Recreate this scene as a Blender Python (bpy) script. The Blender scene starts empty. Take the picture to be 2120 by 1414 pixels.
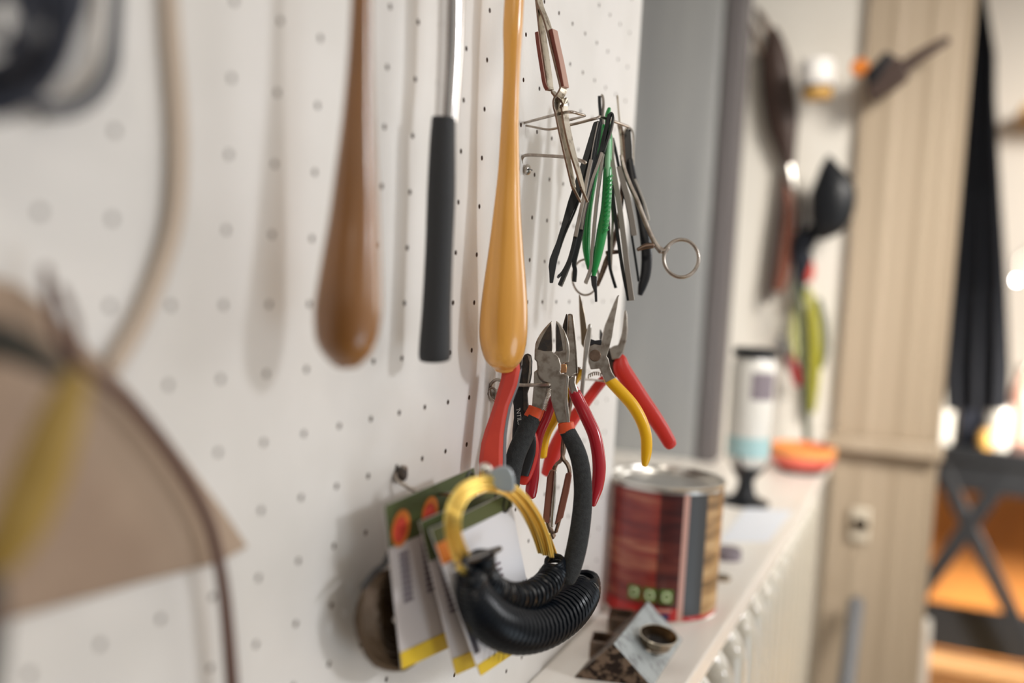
import bpy, bmesh, math, random
from mathutils import Vector, Matrix
random.seed(7)
S = bpy.context.scene
COL = S.collection
pi = math.pi

# ------------------------------------------------------------------ camera
F, YAW, PIT, ROL, CH = 2032.35, .391833, .0671229, .0559454, .21888
ZC = 1.15                                   # camera height above the floor
C0 = Vector((CH, 0, ZC))
FW = Vector((-math.sin(YAW)*math.cos(PIT), math.cos(YAW)*math.cos(PIT), -math.sin(PIT)))
_r = FW.cross(Vector((0, 0, 1))).normalized(); _u = _r.cross(FW)
RT = _r*math.cos(ROL) + _u*math.sin(ROL)
UP = -_r*math.sin(ROL) + _u*math.cos(ROL)
cam = bpy.data.objects.new('camera', bpy.data.cameras.new('camera')); COL.objects.link(cam)
M = Matrix((RT, UP, -FW)).transposed().to_4x4(); M.translation = C0
cam.matrix_world = M
cam.data.sensor_width = 36; cam.data.lens = F/2120*36
cam.data.clip_start = .01
cam.data.dof.use_dof = True
cam.data.dof.focus_distance = .548
cam.data.dof.aperture_fstop = 2.75
S.camera = cam

# ------------------------------------------------------------------ world, lights, exposure
S.view_settings.view_transform = 'Standard'; S.view_settings.look = 'None'
S.view_settings.gamma = 1; S.view_settings.exposure = .07
S.view_settings.use_curve_mapping = False
W = bpy.data.worlds.new('room'); S.world = W; W.use_nodes = True
nt = W.node_tree; bg = nt.nodes['Background']
tc = nt.nodes.new('ShaderNodeTexCoord'); vm = nt.nodes.new('ShaderNodeVectorMath'); vm.operation = 'DOT_PRODUCT'
vm.inputs[1].default_value = (.62, .50, .60)
rp = nt.nodes.new('ShaderNodeValToRGB'); ma = nt.nodes.new('ShaderNodeMath')
ma.operation = 'MULTIPLY_ADD'; ma.inputs[1].default_value = .5; ma.inputs[2].default_value = .5
nt.links.new(tc.outputs['Generated'], vm.inputs[0]); nt.links.new(vm.outputs['Value'], ma.inputs[0])
nt.links.new(ma.outputs[0], rp.inputs[0]); nt.links.new(rp.outputs[0], bg.inputs[0])
cr_ = rp.color_ramp; cr_.elements[0].position = .22; cr_.elements[0].color = (.05, .043, .036, 1)
cr_.elements[1].position = .90; cr_.elements[1].color = (1.0, .90, .78, 1)
e_ = cr_.elements.new(.55); e_.color = (.29, .278, .262, 1)
bg.inputs[1].default_value = .62

def area(name, loc, target, size, power, col):
    l = bpy.data.lights.new(name, 'AREA'); l.shape = 'DISK'; l.size = size; l.energy = power; l.color = col
    o = bpy.data.objects.new(name, l); COL.objects.link(o); o.location = loc
    o.rotation_euler = (Vector(target)-Vector(loc)).to_track_quat('-Z', 'Y').to_euler()
    return o
area('daylight_from_the_window_side', (1.35, .62, ZC+.42), (0, .80, ZC-.02), .18, 1.5, (.96, .975, 1.0)).data.spread = math.radians(85)
area('rim_light_ahead', (1.25, 2.25, ZC+.30), (0, .4, ZC), .9, 6.5, (1, .98, .95))  # added area light to brighten the right rims of the handles
area('low_daylight', (1.5, .30, ZC-.85), (0, .35, ZC-.2), .9, 5.2, (.74, .88, 1.0))
area('lamp_behind_the_camera', (.85, -1.25, ZC+.85), (0, .4, ZC), .22, 4.5, (1, .90, .78))
area('far_wall_fill', (1.0, .55, ZC+.75), (.08, 1.68, ZC-.15), .5, 3.8, (1, .93, .83)).data.spread = math.radians(60)  # added fill that brightens the far wall and partition, not a fixture
area('back_room_fill', (1.6, 3.0, ZC+1.2), (.55, 4.3, ZC-.35), .6, 27, (1, .94, .86)).data.spread = math.radians(110)  # added fill for the back room, spread kept off the pegboard

area('back_room_low_fill', (1.5, 1.95, ZC+.1), (.45, 3.2, .25), .3, 24, (1, .90, .76)).data.spread = math.radians(70)  # added low fill for the floor and board behind the bench

# ------------------------------------------------------------------ pixel -> place helpers
def ray(x, y): return FW + RT*((x-1060)/F) - UP*((y-707)/F)
def D(x, y, d): return C0 + ray(x, y)*d
def onX(x, y, X): v = ray(x, y); return C0 + v*((X-CH)/v.x)
def onY(x, y, Y): v = ray(x, y); return C0 + v*(Y/v.y)
def dX(x, y, X): return (onX(x, y, X)-C0).dot(FW)
def onZ(x, y, Z): v = ray(x, y); return C0 + v*((Z-ZC)/v.z)
def H(z): return ZC + z

# ------------------------------------------------------------------ materials
def mat(name, col, rough=.5, metal=0, col2=None, scale=60, mixlo=.4, mixhi=.6, bump=0, bscale=400,
        stretch=(1, 1, 1), coat=0, trans=0, emis=0, spec=.5, detail=4):
    m = bpy.data.materials.new(name); m.use_nodes = True
    n = m.node_tree; b = n.nodes['Principled BSDF']
    b.inputs['Base Color'].default_value = (*col, 1)
    b.inputs['Roughness'].default_value = rough; b.inputs['Metallic'].default_value = metal
    b.inputs['Coat Weight'].default_value = coat; b.inputs['Specular IOR Level'].default_value = spec
    b.inputs['Coat Roughness'].default_value = .15
    b.inputs['Transmission Weight'].default_value = trans
    if emis:
        b.inputs['Emission Color'].default_value = (*col, 1); b.inputs['Emission Strength'].default_value = emis
    if col2 or bump:
        t = n.nodes.new('ShaderNodeTexCoord'); mp = n.nodes.new('ShaderNodeMapping')
        mp.inputs['Scale'].default_value = stretch
        n.links.new(t.outputs['Object'], mp.inputs[0])
    if col2:
        nz = n.nodes.new('ShaderNodeTexNoise'); nz.inputs['Scale'].default_value = scale; nz.inputs['Detail'].default_value = detail
        r = n.nodes.new('ShaderNodeValToRGB')
        r.color_ramp.elements[0].position = mixlo; r.color_ramp.elements[0].color = (*col, 1)
        r.color_ramp.elements[1].position = mixhi; r.color_ramp.elements[1].color = (*col2, 1)
        n.links.new(mp.outputs[0], nz.inputs['Vector']); n.links.new(nz.outputs['Fac'], r.inputs[0])
        n.links.new(r.outputs[0], b.inputs['Base Color'])
    if bump:
        nb = n.nodes.new('ShaderNodeTexNoise'); nb.inputs['Scale'].default_value = bscale; nb.inputs['Detail'].default_value = 3
        bp = n.nodes.new('ShaderNodeBump'); bp.inputs['Strength'].default_value = bump; bp.inputs['Distance'].default_value = .001
        n.links.new(mp.outputs[0], nb.inputs['Vector']); n.links.new(nb.outputs['Fac'], bp.inputs['Height'])
        n.links.new(bp.outputs[0], b.inputs['Normal'])
    return m
m_board = mat('white_hardboard', (.80, .785, .765), .42, col2=(.75, .735, .71), scale=14, bump=.15, bscale=350)
m_boardback = mat('brown_hardboard', (.12, .06, .035), .9)
m_wall = mat('plaster', (.74, .70, .64), .8)
m_grey = mat('grey_paint', (.32, .33, .335), .5, col2=(.265, .275, .285), scale=6, stretch=(3, 3, .3))
m_greydark = mat('pillar_side_shade', (.13, .12, .125), .6)
m_cream = mat('cream_panel', (.50, .41, .31), .5, col2=(.44, .355, .26), scale=9, stretch=(2.2, 2.2, .05), mixlo=.35, mixhi=.65)
m_white = mat('white_paint', (.85, .82, .76), .5)
m_shelf = mat('pale_wood', (.88, .85, .80), .34, col2=(.82, .77, .71), scale=30, stretch=(1.5, .06, 1), mixlo=.35, mixhi=.7)
m_sillw = mat('white_sill', (.84, .82, .80), .4)
m_rad = mat('radiator_enamel', (.55, .515, .44), .2, coat=1)
m_floor = mat('timber_floor', (.72, .50, .26), .5, col2=(.50, .33, .16), scale=4)
m_wood = mat('varnished_beech', (.86, .42, .075), .32, col2=(.58, .25, .04), scale=90, stretch=(1, 1, .05), mixlo=.42, mixhi=.75, coat=.9)
m_wood2 = mat('varnished_dark_beech', (.29, .12, .027), .34, col2=(.15, .06, .014), scale=40, stretch=(1, 1, .2), mixlo=.45, mixhi=.75, coat=.9)
m_chrome = mat('chrome', (.80, .78, .77), .16, 1)
m_rubber = mat('black_rubber', (.022, .024, .028), .55, bump=.5, bscale=1400)
m_steel = mat('worn_steel', (.40, .365, .325), .38, 1, col2=(.17, .13, .10), scale=200, mixlo=.46, mixhi=.74, bump=.02, bscale=1500)
m_steell = mat('pale_steel', (.62, .59, .55), .3, 1, col2=(.42, .38, .33), scale=90)
m_steeld = mat('dark_ground_steel', (.030, .028, .028), .5, .4, col2=(.06, .045, .035), scale=260, bump=.1, bscale=1500)
m_brownst = mat('bronzed_steel', (.24, .17, .13), .38, 1, col2=(.16, .11, .085), scale=200)
m_wire = mat('hook_wire', (.52, .47, .42), .3, 1, col2=(.36, .31, .27), scale=200)
m_grip = mat('matt_black_foam_grip', (.016, .018, .020), .75, bump=.45, bscale=1600, col2=(.026, .029, .031), scale=500)
m_orange = mat('orange_plastic', (.72, .085, .02), .4)
m_maroon = mat('glossy_maroon_vinyl', (.44, .012, .025), .22, coat=.4)
m_red = mat('red_vinyl', (.62, .03, .02), .38)
m_redm = mat('red_handle_plastic', (.66, .06, .035), .42, col2=(.56, .045, .028), scale=30)
m_yel = mat('yellow_vinyl', (.90, .50, .008), .32)
m_gplast = mat('grey_plastic', (.16, .165, .18), .5)
m_blackp = mat('black_plastic', (.012, .013, .016), .33)
m_blackc = mat('black_coated_steel', (.018, .022, .025), .42, .3)
m_tgrey = mat('tweezer_edge_grey', (.38, .35, .32), .35, .8)
m_green = mat('green_plastic', (.012, .30, .065), .3, coat=.4)
m_greenl = mat('green_highlight', (.30, .62, .36), .4)
m_pad = mat('red_brown_fibre', (.17, .038, .025), .6)
m_padside = mat('pinkish_fibre', (.50, .30, .24), .6)
m_padl = mat('brown_fibre', (.22, .075, .045), .6)
m_brass = mat('tarnished_nickel', (.66, .61, .52), .3, 1, col2=(.25, .20, .15), scale=240, mixlo=.52, mixhi=.70)
m_copper = mat('copper_pin', (.70, .36, .18), .3, 1)
m_gold = mat('gold_wire', (1.0, .76, .22), .38, 1)
m_coil = mat('black_glossy_coil', (.004, .007, .012), .30, spec=.30)
m_tin = mat('tin_plate', (.72, .70, .66), .28, 1)
m_rust = mat('rusted_steel', (.20, .14, .10), .5, .7, col2=(.028, .018, .014), scale=190, mixlo=.44, mixhi=.55, bump=.4, bscale=600, detail=8)
m_silver = mat('scratched_steel', (.36, .395, .405), .55, .2, col2=(.12, .125, .13), scale=130, mixlo=.50, mixhi=.74, bump=.25, bscale=900, detail=8)
m_tube = mat('dark_square_steel', (.42, .34, .28), .26, 1)
m_inside = mat('recess_shade', (.01, .01, .012), .4)  # near-black stands in for shade inside the cup and screw slots
m_bezel = mat('bronze_steel', (.30, .225, .15), .24, 1)
m_cardg = mat('olive_green_card', (.060, .085, .022), .5)
m_cardo = mat('orange_print', (.72, .22, .03), .5)
m_cardr = mat('red_print', (.62, .06, .035), .5)
m_cardw = mat('grey_white_card', (.60, .56, .56), .5)
m_cardb = mat('bluish_white_card', (.76, .77, .82), .45)
m_cardy = mat('yellow_print', (.80, .55, .02), .5)
m_ink = mat('grey_ink', (.20, .17, .20), .6)
m_inkd = mat('dark_ink', (.05, .05, .07), .6)
m_clip = mat('blue_grey_plastic', (.36, .42, .46), .25, coat=.5)
m_brownc = mat('brown_cord', (.13, .07, .055), .7)
m_beige = mat('beige_shadow', (.56, .46, .37), .6)  # tone of the built shadow band, also used on the beige bottle
m_shadowbrown = mat('brown_shadow_tone', (.44, .33, .245), .7, col2=(.33, .235, .17), scale=8)
m_oliv = mat('olive_yellow_plastic', (.36, .235, .045), .5)
m_dkgrey = mat('dark_grey_canvas', (.045, .045, .040), .8, col2=(.06, .058, .05), scale=90)
m_navy = mat('navy_cable', (.018, .024, .045), .5)
m_bcoil = mat('bronze_coil', (.075, .045, .022), .45, .4)
m_navyc = mat('navy_cloth', (.010, .013, .022), .85)
m_brown = mat('dark_brown_wood', (.055, .032, .026), .5)
m_lime = mat('lime_plastic', (.36, .34, .03), .4)
m_limel = mat('pale_lime_plastic', (.60, .60, .25), .4)
m_dgreen = mat('dark_green_strap', (.06, .075, .04), .6)
m_pink = mat('coral_plastic', (.85, .16, .12), .45)
m_orl = mat('light_orange_plastic', (.95, .40, .12), .45)
m_tanb = mat('orange_brown_board', (.46, .19, .04), .6, col2=(.34, .13, .03), scale=3)
m_blk = mat('black_metal', (.012, .014, .018), .4, .3)
m_glassw = mat('frosted_white_glass', (.68, .67, .64), .25, coat=.5)
m_cupw = mat('white_enamel', (.93, .91, .89), .3)
m_aqua = mat('aqua_liquid', (.36, .55, .58), .2, coat=.5)
m_label = mat('grey_violet_label', (.20, .17, .20), .6)
m_bulb = mat('lit_bulb', (1, .97, .93), .5, emis=60)
m_bluewhite = mat('blue_white_paper', (.78, .82, .90), .6)
m_socket = mat('socket_plastic', (.72, .66, .55), .4)
m_yw = mat('amber_wood', (.62, .36, .09), .5)
m_print = mat('white_print', (.55, .55, .52), .6)
m_iconp = mat('pale_icon', (.62, .68, .42), .5)
m_icong = mat('green_icon', (.10, .20, .03), .5)
m_paleface = mat('pale_seam', (.60, .34, .28), .35)
m_char = mat('charcoal_print', (.050, .052, .055), .4)
m_blueprint = mat('dark_blue_print', (.05, .04, .12), .5)
def stripemat(name, c1, c2, c3, sc):
    m = bpy.data.materials.new(name); m.use_nodes = True; n = m.node_tree; b = n.nodes['Principled BSDF']
    t = n.nodes.new('ShaderNodeTexCoord'); mp = n.nodes.new('ShaderNodeMapping'); mp.inputs['Scale'].default_value = (1, 1, sc)
    nz = n.nodes.new('ShaderNodeTexNoise'); nz.inputs['Scale'].default_value = 16; nz.inputs['Detail'].default_value = 5
    r = n.nodes.new('ShaderNodeValToRGB'); r.color_ramp.elements[0].position = .36; r.color_ramp.elements[0].color = (*c1, 1)
    r.color_ramp.elements[1].position = .64; r.color_ramp.elements[1].color = (*c3, 1)
    e = r.color_ramp.elements.new(.5); e.color = (*c2, 1)
    n.links.new(t.outputs['Object'], mp.inputs[0]); n.links.new(mp.outputs[0], nz.inputs['Vector'])
    n.links.new(nz.outputs['Fac'], r.inputs[0]); n.links.new(r.outputs[0], b.inputs['Base Color'])
    b.inputs['Roughness'].default_value = .28; b.inputs['Coat Weight'].default_value = .4
    return m
m_lab_red = stripemat('red_grained_print', (.17, .010, .010), (.27, .028, .020), (.44, .14, .08), 7)
m_lab_dark = stripemat('dark_red_grained_print', (.035, .010, .012), (.09, .018, .016), (.15, .035, .025), 7)
m_lab_tan = stripemat('tan_grained_print', (.22, .13, .06), (.46, .28, .13), (.62, .42, .22), 9)
m_lab_base = mat('bright_red_print', (.50, .012, .012), .3, coat=.4)

# ------------------------------------------------------------------ mesh helpers
def nb(): return bmesh.new()
def thing(name, label, cat, loc=(0, 0, 0), group=None):
    o = bpy.data.objects.new(name, None); COL.objects.link(o); o.location = loc
    o.empty_display_size = .01
    o['label'] = label; o['category'] = cat
    if group: o['group'] = group
    return o
def wloc(p):
    v = Vector((0, 0, 0))
    while p: v += p.location; p = p.parent
    return v
def obj(name, bm, m, parent=None, bevel=0, smooth=True, label=None, solid=None, angle=40):
    bmesh.ops.recalc_face_normals(bm, faces=bm.faces[:])
    if parent: off = wloc(parent)
    else:
        vs = [v.co for v in bm.verts]
        lo = Vector([min(v[i] for v in vs) for i in range(3)]); hi = Vector([max(v[i] for v in vs) for i in range(3)])
        off = Vector(((lo.x+hi.x)/2, (lo.y+hi.y)/2, lo.z))
    bmesh.ops.translate(bm, vec=-off, verts=bm.verts[:])
    me = bpy.data.meshes.new(name); bm.to_mesh(me); bm.free()
    for x in (m if isinstance(m, (list, tuple)) else [m]): me.materials.append(x)
    if smooth:
        me.shade_smooth(); me.set_sharp_from_angle(angle=math.radians(angle))
    o = bpy.data.objects.new(name, me); COL.objects.link(o)
    if parent: o.parent = parent
    else: o.location = off
    if bevel:
        b = o.modifiers.new('bevel', 'BEVEL'); b.width = bevel; b.segments = 2; b.limit_method = 'ANGLE'; b.angle_limit = math.radians(35)
        b.harden_normals = False
    if label: o['label'] = label
    return o
def tag(o, label, cat, group=None, kind=None):
    if label: o['label'] = label
    if cat: o['category'] = cat
    if group: o['group'] = group
    if kind: o['kind'] = kind
    return o
def struct(o): o['kind'] = 'structure'; return o
def cr(pts, n=6):
    """Catmull-Rom through tuples of any length"""
    P = [Vector(p) if not isinstance(p, Vector) else p for p in pts]
    k = len(P[0]); out = []
    for i in range(len(P)-1):
        p0 = P[max(i-1, 0)]; p1 = P[i]; p2 = P[i+1]; p3 = P[min(i+2, len(P)-1)]
        for j in range(n):
            t = j/n; t2 = t*t; t3 = t2*t
            out.append(.5*((2*p1) + (p2-p0)*t + (2*p0-5*p1+4*p2-p3)*t2 + (3*p1-p0-3*p2+p3)*t3))
    out.append(P[-1].copy()); return out
def sweep(bm, pts, ra, rb=None, wdir=None, seg=14, rect=False, cap=(0, 0), closed=False):
    """tube along world points; ra in-plane half width, rb half width along wdir; cap=(1,1) gives round ends"""
    P = [Vector(p) for p in pts]; n = len(P)
    if not isinstance(ra, (list, tuple)): ra = [ra]*n
    if rb is None: rb = ra
    if not isinstance(rb, (list, tuple)): rb = [rb]*n
    T = []
    for i in range(n):
        if closed: t = P[(i+1) % n]-P[(i-1) % n]
        else: t = P[min(i+1, n-1)]-P[max(i-1, 0)]
        T.append(t.normalized())
    N = []
    if wdir is None:
        a = T[0].orthogonal().normalized()
        for i in range(n):
            a = (a - T[i]*a.dot(T[i])).normalized(); N.append(a.copy())
    else:
        w = Vector(wdir)
        for i in range(n):
            b = (w - T[i]*w.dot(T[i])).normalized(); N.append(b.cross(T[i]).normalized())
    ent = [(P[i], T[i], N[i], ra[i], rb[i]) for i in range(n)]
    if not closed:
        if cap[0]:
            p, t, a, x, y = ent[0]; r = min(x, y) if cap[0] == 1 else cap[0]*x
            pre = [(p - t*r*math.sin(q), t, a, x*max(math.cos(q), .04), y*max(math.cos(q), .04)) for q in (pi/2, 1.25, .95, .6, .3)]
            ent = pre + ent
        if cap[1]:
            p, t, a, x, y = ent[-1]; r = min(x, y) if cap[1] == 1 else cap[1]*x
            ent = ent + [(p + t*r*math.sin(q), t, a, x*max(math.cos(q), .04), y*max(math.cos(q), .04)) for q in (.3, .6, .95, 1.25, pi/2)]
    rings = []
    for p, t, a, x, y in ent:
        b = t.cross(a)
        if rect: rings.append([bm.verts.new(p + a*x*s + b*y*u) for s, u in ((1, 1), (-1, 1), (-1, -1), (1, -1))])
        else: rings.append([bm.verts.new(p + a*x*math.cos(2*pi*k/seg) + b*y*math.sin(2*pi*k/seg)) for k in range(seg)])
    m = len(rings[0])
    R = range(len(rings)) if closed else range(len(rings)-1)
    for i in R:
        A = rings[i]; B = rings[(i+1) % len(rings)]
        for k in range(m):
            fc = bm.faces.new((A[k], A[(k+1) % m], B[(k+1) % m], B[k]))
            if rect and k == 2: fc.material_index = 1
    if not closed: bm.faces.new(rings[0][::-1]); bm.faces.new(rings[-1])
    return bm
def pathpx(pts, n=6):
    """(px,py,depth,radius_px) control points -> world points and world radii"""
    q = cr(pts, n) if n > 1 else [Vector(p) for p in pts]
    return [D(v[0], v[1], v[2]) for v in q], [v[3]*v[2]/F for v in q]
def tubepx(bm, pts, n=6, flat=1, wdir=None, **k):
    P, r = pathpx(pts, n)
    if flat != 1 or wdir is not None:
        return sweep(bm, P, r, [x*flat for x in r], wdir if wdir is not None else FW, **k)
    return sweep(bm, P, r, **k)
def slab(bm, pts, d, t, taper=None):
    """outline in pixels at depth d (number or function), thickness t metres along the view"""
    fd = d if callable(d) else (lambda x, y: d)
    A = [bm.verts.new(D(x, y, fd(x, y)-t/2)) for x, y in pts]
    B = [bm.verts.new(D(x, y, fd(x, y)-t/2) + FW*t) for x, y in pts]
    n = len(pts)
    bm.faces.new(A); bm.faces.new(B[::-1])
    for i in range(n): bm.faces.new((A[i], B[i], B[(i+1) % n], A[(i+1) % n]))
    return bm
def prism(bm, base, vec):
    v = Vector(vec); A = [bm.verts.new(Vector(p)) for p in base]; B = [bm.verts.new(Vector(p)+v) for p in base]; n = len(A)
    bm.faces.new(A[::-1]); bm.faces.new(B)
    for i in range(n): bm.faces.new((A[i], A[(i+1) % n], B[(i+1) % n], B[i]))
    return bm
def box(bm, lo, hi):
    x0, y0, z0 = lo; x1, y1, z1 = hi
    return prism(bm, [(x0, y0, z0), (x1, y0, z0), (x1, y1, z0), (x0, y1, z0)], (0, 0, z1-z0))
def lathe(bm, org, axis, prof, seg=40):
    """prof: (radius, height along axis)"""
    ax = Vector(axis).normalized(); a = ax.orthogonal().normalized(); b = ax.cross(a); o = Vector(org)
    rings = []
    for r, h in prof:
        if r < 1e-6: rings.append([bm.verts.new(o+ax*h)])
        else: rings.append([bm.verts.new(o+ax*h+(a*math.cos(2*pi*k/seg)+b*math.sin(2*pi*k/seg))*r) for k in range(seg)])
    for A, B in zip(rings, rings[1:]):
        for k in range(seg):
            f = [A[k % len(A)], A[(k+1) % len(A)], B[(k+1) % len(B)], B[k % len(B)]]
            u = []
            for v in f:
                if v not in u: u.append(v)
            if len(u) > 2: bm.faces.new(u)
    return bm
def rndpoly(pts, n=4): # smooth closed outline
    k = len(pts); q = []
    ext = [Vector(pts[(i) % k]) for i in range(-1, k+2)]
    for i in range(1, k+1):
        p0, p1, p2, p3 = ext[i-1], ext[i], ext[i+1], ext[i+2] if i+2 < len(ext) else Vector(pts[(i+1) % k])
        for j in range(n):
            t = j/n; t2 = t*t; t3 = t2*t
            q.append(tuple(.5*((2*p1)+(p2-p0)*t+(2*p0-5*p1+4*p2-p3)*t2+(3*p1-p0-3*p2+p3)*t3)))
    return q

# ------------------------------------------------------------------ the room
HB, Y0, Z0 = .0254, .397998, H(-.015549)
PB_T = .004
def pegboard():
    bm = nb(); R = .00135; n = 12
    def cell(cy, cz):
        o = []; c = []; e = []
        for k in range(n):
            a = 2*pi*(k+.5)/n; s = 1/max(abs(math.cos(a)), abs(math.sin(a)))
            o.append(bm.verts.new((0, cy+math.cos(a)*s*HB/2, cz+math.sin(a)*s*HB/2)))
            c.append(bm.verts.new((0, cy+math.cos(a)*R, cz+math.sin(a)*R)))
            e.append(bm.verts.new((-PB_T, cy+math.cos(a)*R, cz+math.sin(a)*R)))
        # square corners
        for k in range(n):
            k2 = (k+1) % n
            bm.faces.new((o[k], o[k2], c[k2], c[k])); f = bm.faces.new((c[k], c[k2], e[k2], e[k])); f.material_index = 1
        for sy, sz in ((1, 1), (-1, 1), (-1, -1), (1, -1)):
            q = bm.verts.new((0, cy+sy*HB/2, cz+sz*HB/2))
            A = [v for v in o if (v.co.y-cy)*sy > HB/2-1e-6 and (v.co.z-cz)*sz > 0]
            B = [v for v in o if (v.co.z-cz)*sz > HB/2-1e-6 and (v.co.y-cy)*sy > 0]
            if A and B:
                a_ = max(A, key=lambda v: (v.co.z-cz)*sz); b_ = max(B, key=lambda v: (v.co.y-cy)*sy)
                if a_ != b_: bm.faces.new((a_, q, b_))
    for i in range(-15, 14):
        for j in range(-13, 13): cell(Y0+i*HB, Z0+j*HB)
    ya, yb = Y0-15.5*HB, Y0+13.5*HB; za, zb = Z0-13.5*HB, Z0+12.5*HB
    ye = .757
    prism(bm, [(0, yb, za), (0, ye, za), (-PB_T, ye, za), (-PB_T, yb, za)], (0, 0, zb-za))
    bmesh.ops.remove_doubles(bm, verts=bm.verts[:], dist=1e-6)
    o = obj('pegboard', bm, [m_board, m_boardback], smooth=False)
    tag(o, 'large white pegboard with rows of small dark holes, carrying all the hanging tools', 'pegboard')
    return o
pegboard()
struct(obj('wall_left', box(nb(), (-.12, -1.2, 0), (-.0075, .757, 2.5)), m_boardback, smooth=False))
struct(obj('wall_recess', box(nb(), (-.60, .757, 0), (-.50, 1.86, 2.5)), m_wall, smooth=False))
struct(obj('wall_below_shelf', box(nb(), (-.499, .7575, 0), (-.012, 1.661, .83)), m_wall, smooth=False))
struct(obj('floor', box(nb(), (-.6, -1.2, -.05), (3.0, 4.6, 0)), m_floor, smooth=False))
struct(obj('wall_back', box(nb(), (-.6, 4.6, 0), (3.0, 4.7, 2.6)), m_wall, smooth=False))
# grey pillar standing on the sill behind the pegboard
ZS = H(-.265)                                                   # top of the shelf
gb = nb()
prism(gb, rndpoly([(-.49, 1.47, ZS), (-.35, 1.47, ZS), (-.11, 1.472, ZS), (-.078, 1.485, ZS), (-.0765, 1.535, ZS), (-.30, 1.54, ZS), (-.49, 1.54, ZS)], 5), (0, 0, 1.0))
tag(obj('pillar', gb, m_grey), 'smooth grey upright pillar standing on the sill past the pegboard edge', 'pillar')
tag(obj('shade_strip', box(nb(), (-.0755, 1.468, ZS), (-.051, 1.535, ZS+1.0)), m_greydark, bevel=.002), 'thin dark upright strip standing in for shade along the right edge of the grey pillar', 'strip')  # dark colour stands in for the shaded side of the pillar
struct(obj('wall_far', box(nb(), (-.5, 1.662, 0), (.1075, 1.86, 2.5)), m_white, smooth=False))
# beige cupboard side / wall end
cb = nb(); pts = []
for k in range(61):
    x = .108+(.262-.108)*k/60
    pts.append((x, 1.645+.0006*math.sin(x*110)+.0004*math.sin(x*230+1), 0))
pts += [(.262, 1.79, 0), (.108, 1.79, 0)]
prism(cb, pts, (0, 0, 2.45))
cup = thing('partition', 'beige upright partition panel with soft vertical folds at the end of the shelf', 'partition', (.18, 1.70, 0))
obj('panel', cb, m_cream, cup, angle=60)
obj('rail', box(nb(), (.095, 1.615, H(-.245)), (.268, 1.640, H(-.222))), m_cream, cup, bevel=.003)

# shelf over the radiator
sb = nb()
prism(sb, [(.001, .25, ZS-.018), (.001, .7575, ZS-.018), (-.30, .7575, ZS-.018), (-.30, 1.661, ZS-.018), (.106, 1.661, ZS-.018),
           (.106, 1.64, ZS-.018), (.1045, 1.3, ZS-.018), (.0935, .60, ZS-.018), (.0935, .25, ZS-.018)], (0, 0, .018))
tag(obj('shelf_board', sb, m_shelf, bevel=.0015, smooth=False), 'long pale wooden shelf board running over the cream radiator', 'shelf')

# radiator
rad = thing('radiator', 'cream enamelled column radiator under the pale wooden shelf', 'radiator', (.045, 1.1, .12))
sec = None
def section_bm(y):
    bm = nb(); z0, z1 = .16, H(-.2885)
    for (xa, ra_) in ((.0875, .0165), (.035, .0165)):
        pts = cr([(xa, y, z0), (xa, y, z0+.2), (xa, y, z1-.2), (xa, y, z1-.045), (xa-.003, y, z1-.024), (xa-.014, y, z1-.010)], 5)
        sweep(bm, pts, [ra_]*len(pts), [.0150]*len(pts), (0, 1, 0), seg=16, cap=(1, 1))
    pr_ = []
    for k in range(13):
        a = pi/2*k/12; pr_.append((.062+.033*math.sin(a), y-.006, z1-.036+.033*math.cos(a)))
    pr_ = [(.012, y-.006, z1-.003)] + pr_ + [(.095, y-.006, z0+.03), (.07, y-.006, z0), (.012, y-.006, z0)]
    prism(bm, pr_, (0, .012, 0))
    return bm
for k in range(17):
    y = .545+k*.0605
    if sec is None: sec = obj('section', section_bm(y), m_rad, rad, angle=50); y00 = y
    else:
        c = sec.copy(); COL.objects.link(c); c.parent = rad; c.location = (0, y-y00, 0)
bm = nb(); sweep(bm, [(.05, .53, .2), (.05, 1.53, .2)], .016, cap=(1, 1)); obj('header_pipe', bm, m_rad, rad)
bm = nb(); sweep(bm, [(.05, .53, H(-.33)), (.05, 1.53, H(-.33))], .016, cap=(1, 1)); obj('header_pipe', bm, m_rad, rad)
for yy in (.575, 1.48):
    obj('foot', lathe(nb(), (.045, yy, 0), (0, 0, 1), [(0, 0), (.02, 0), (.02, .01), (.012, .02), (.012, .17), (0, .17)], 20), m_rad, rad)

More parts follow.
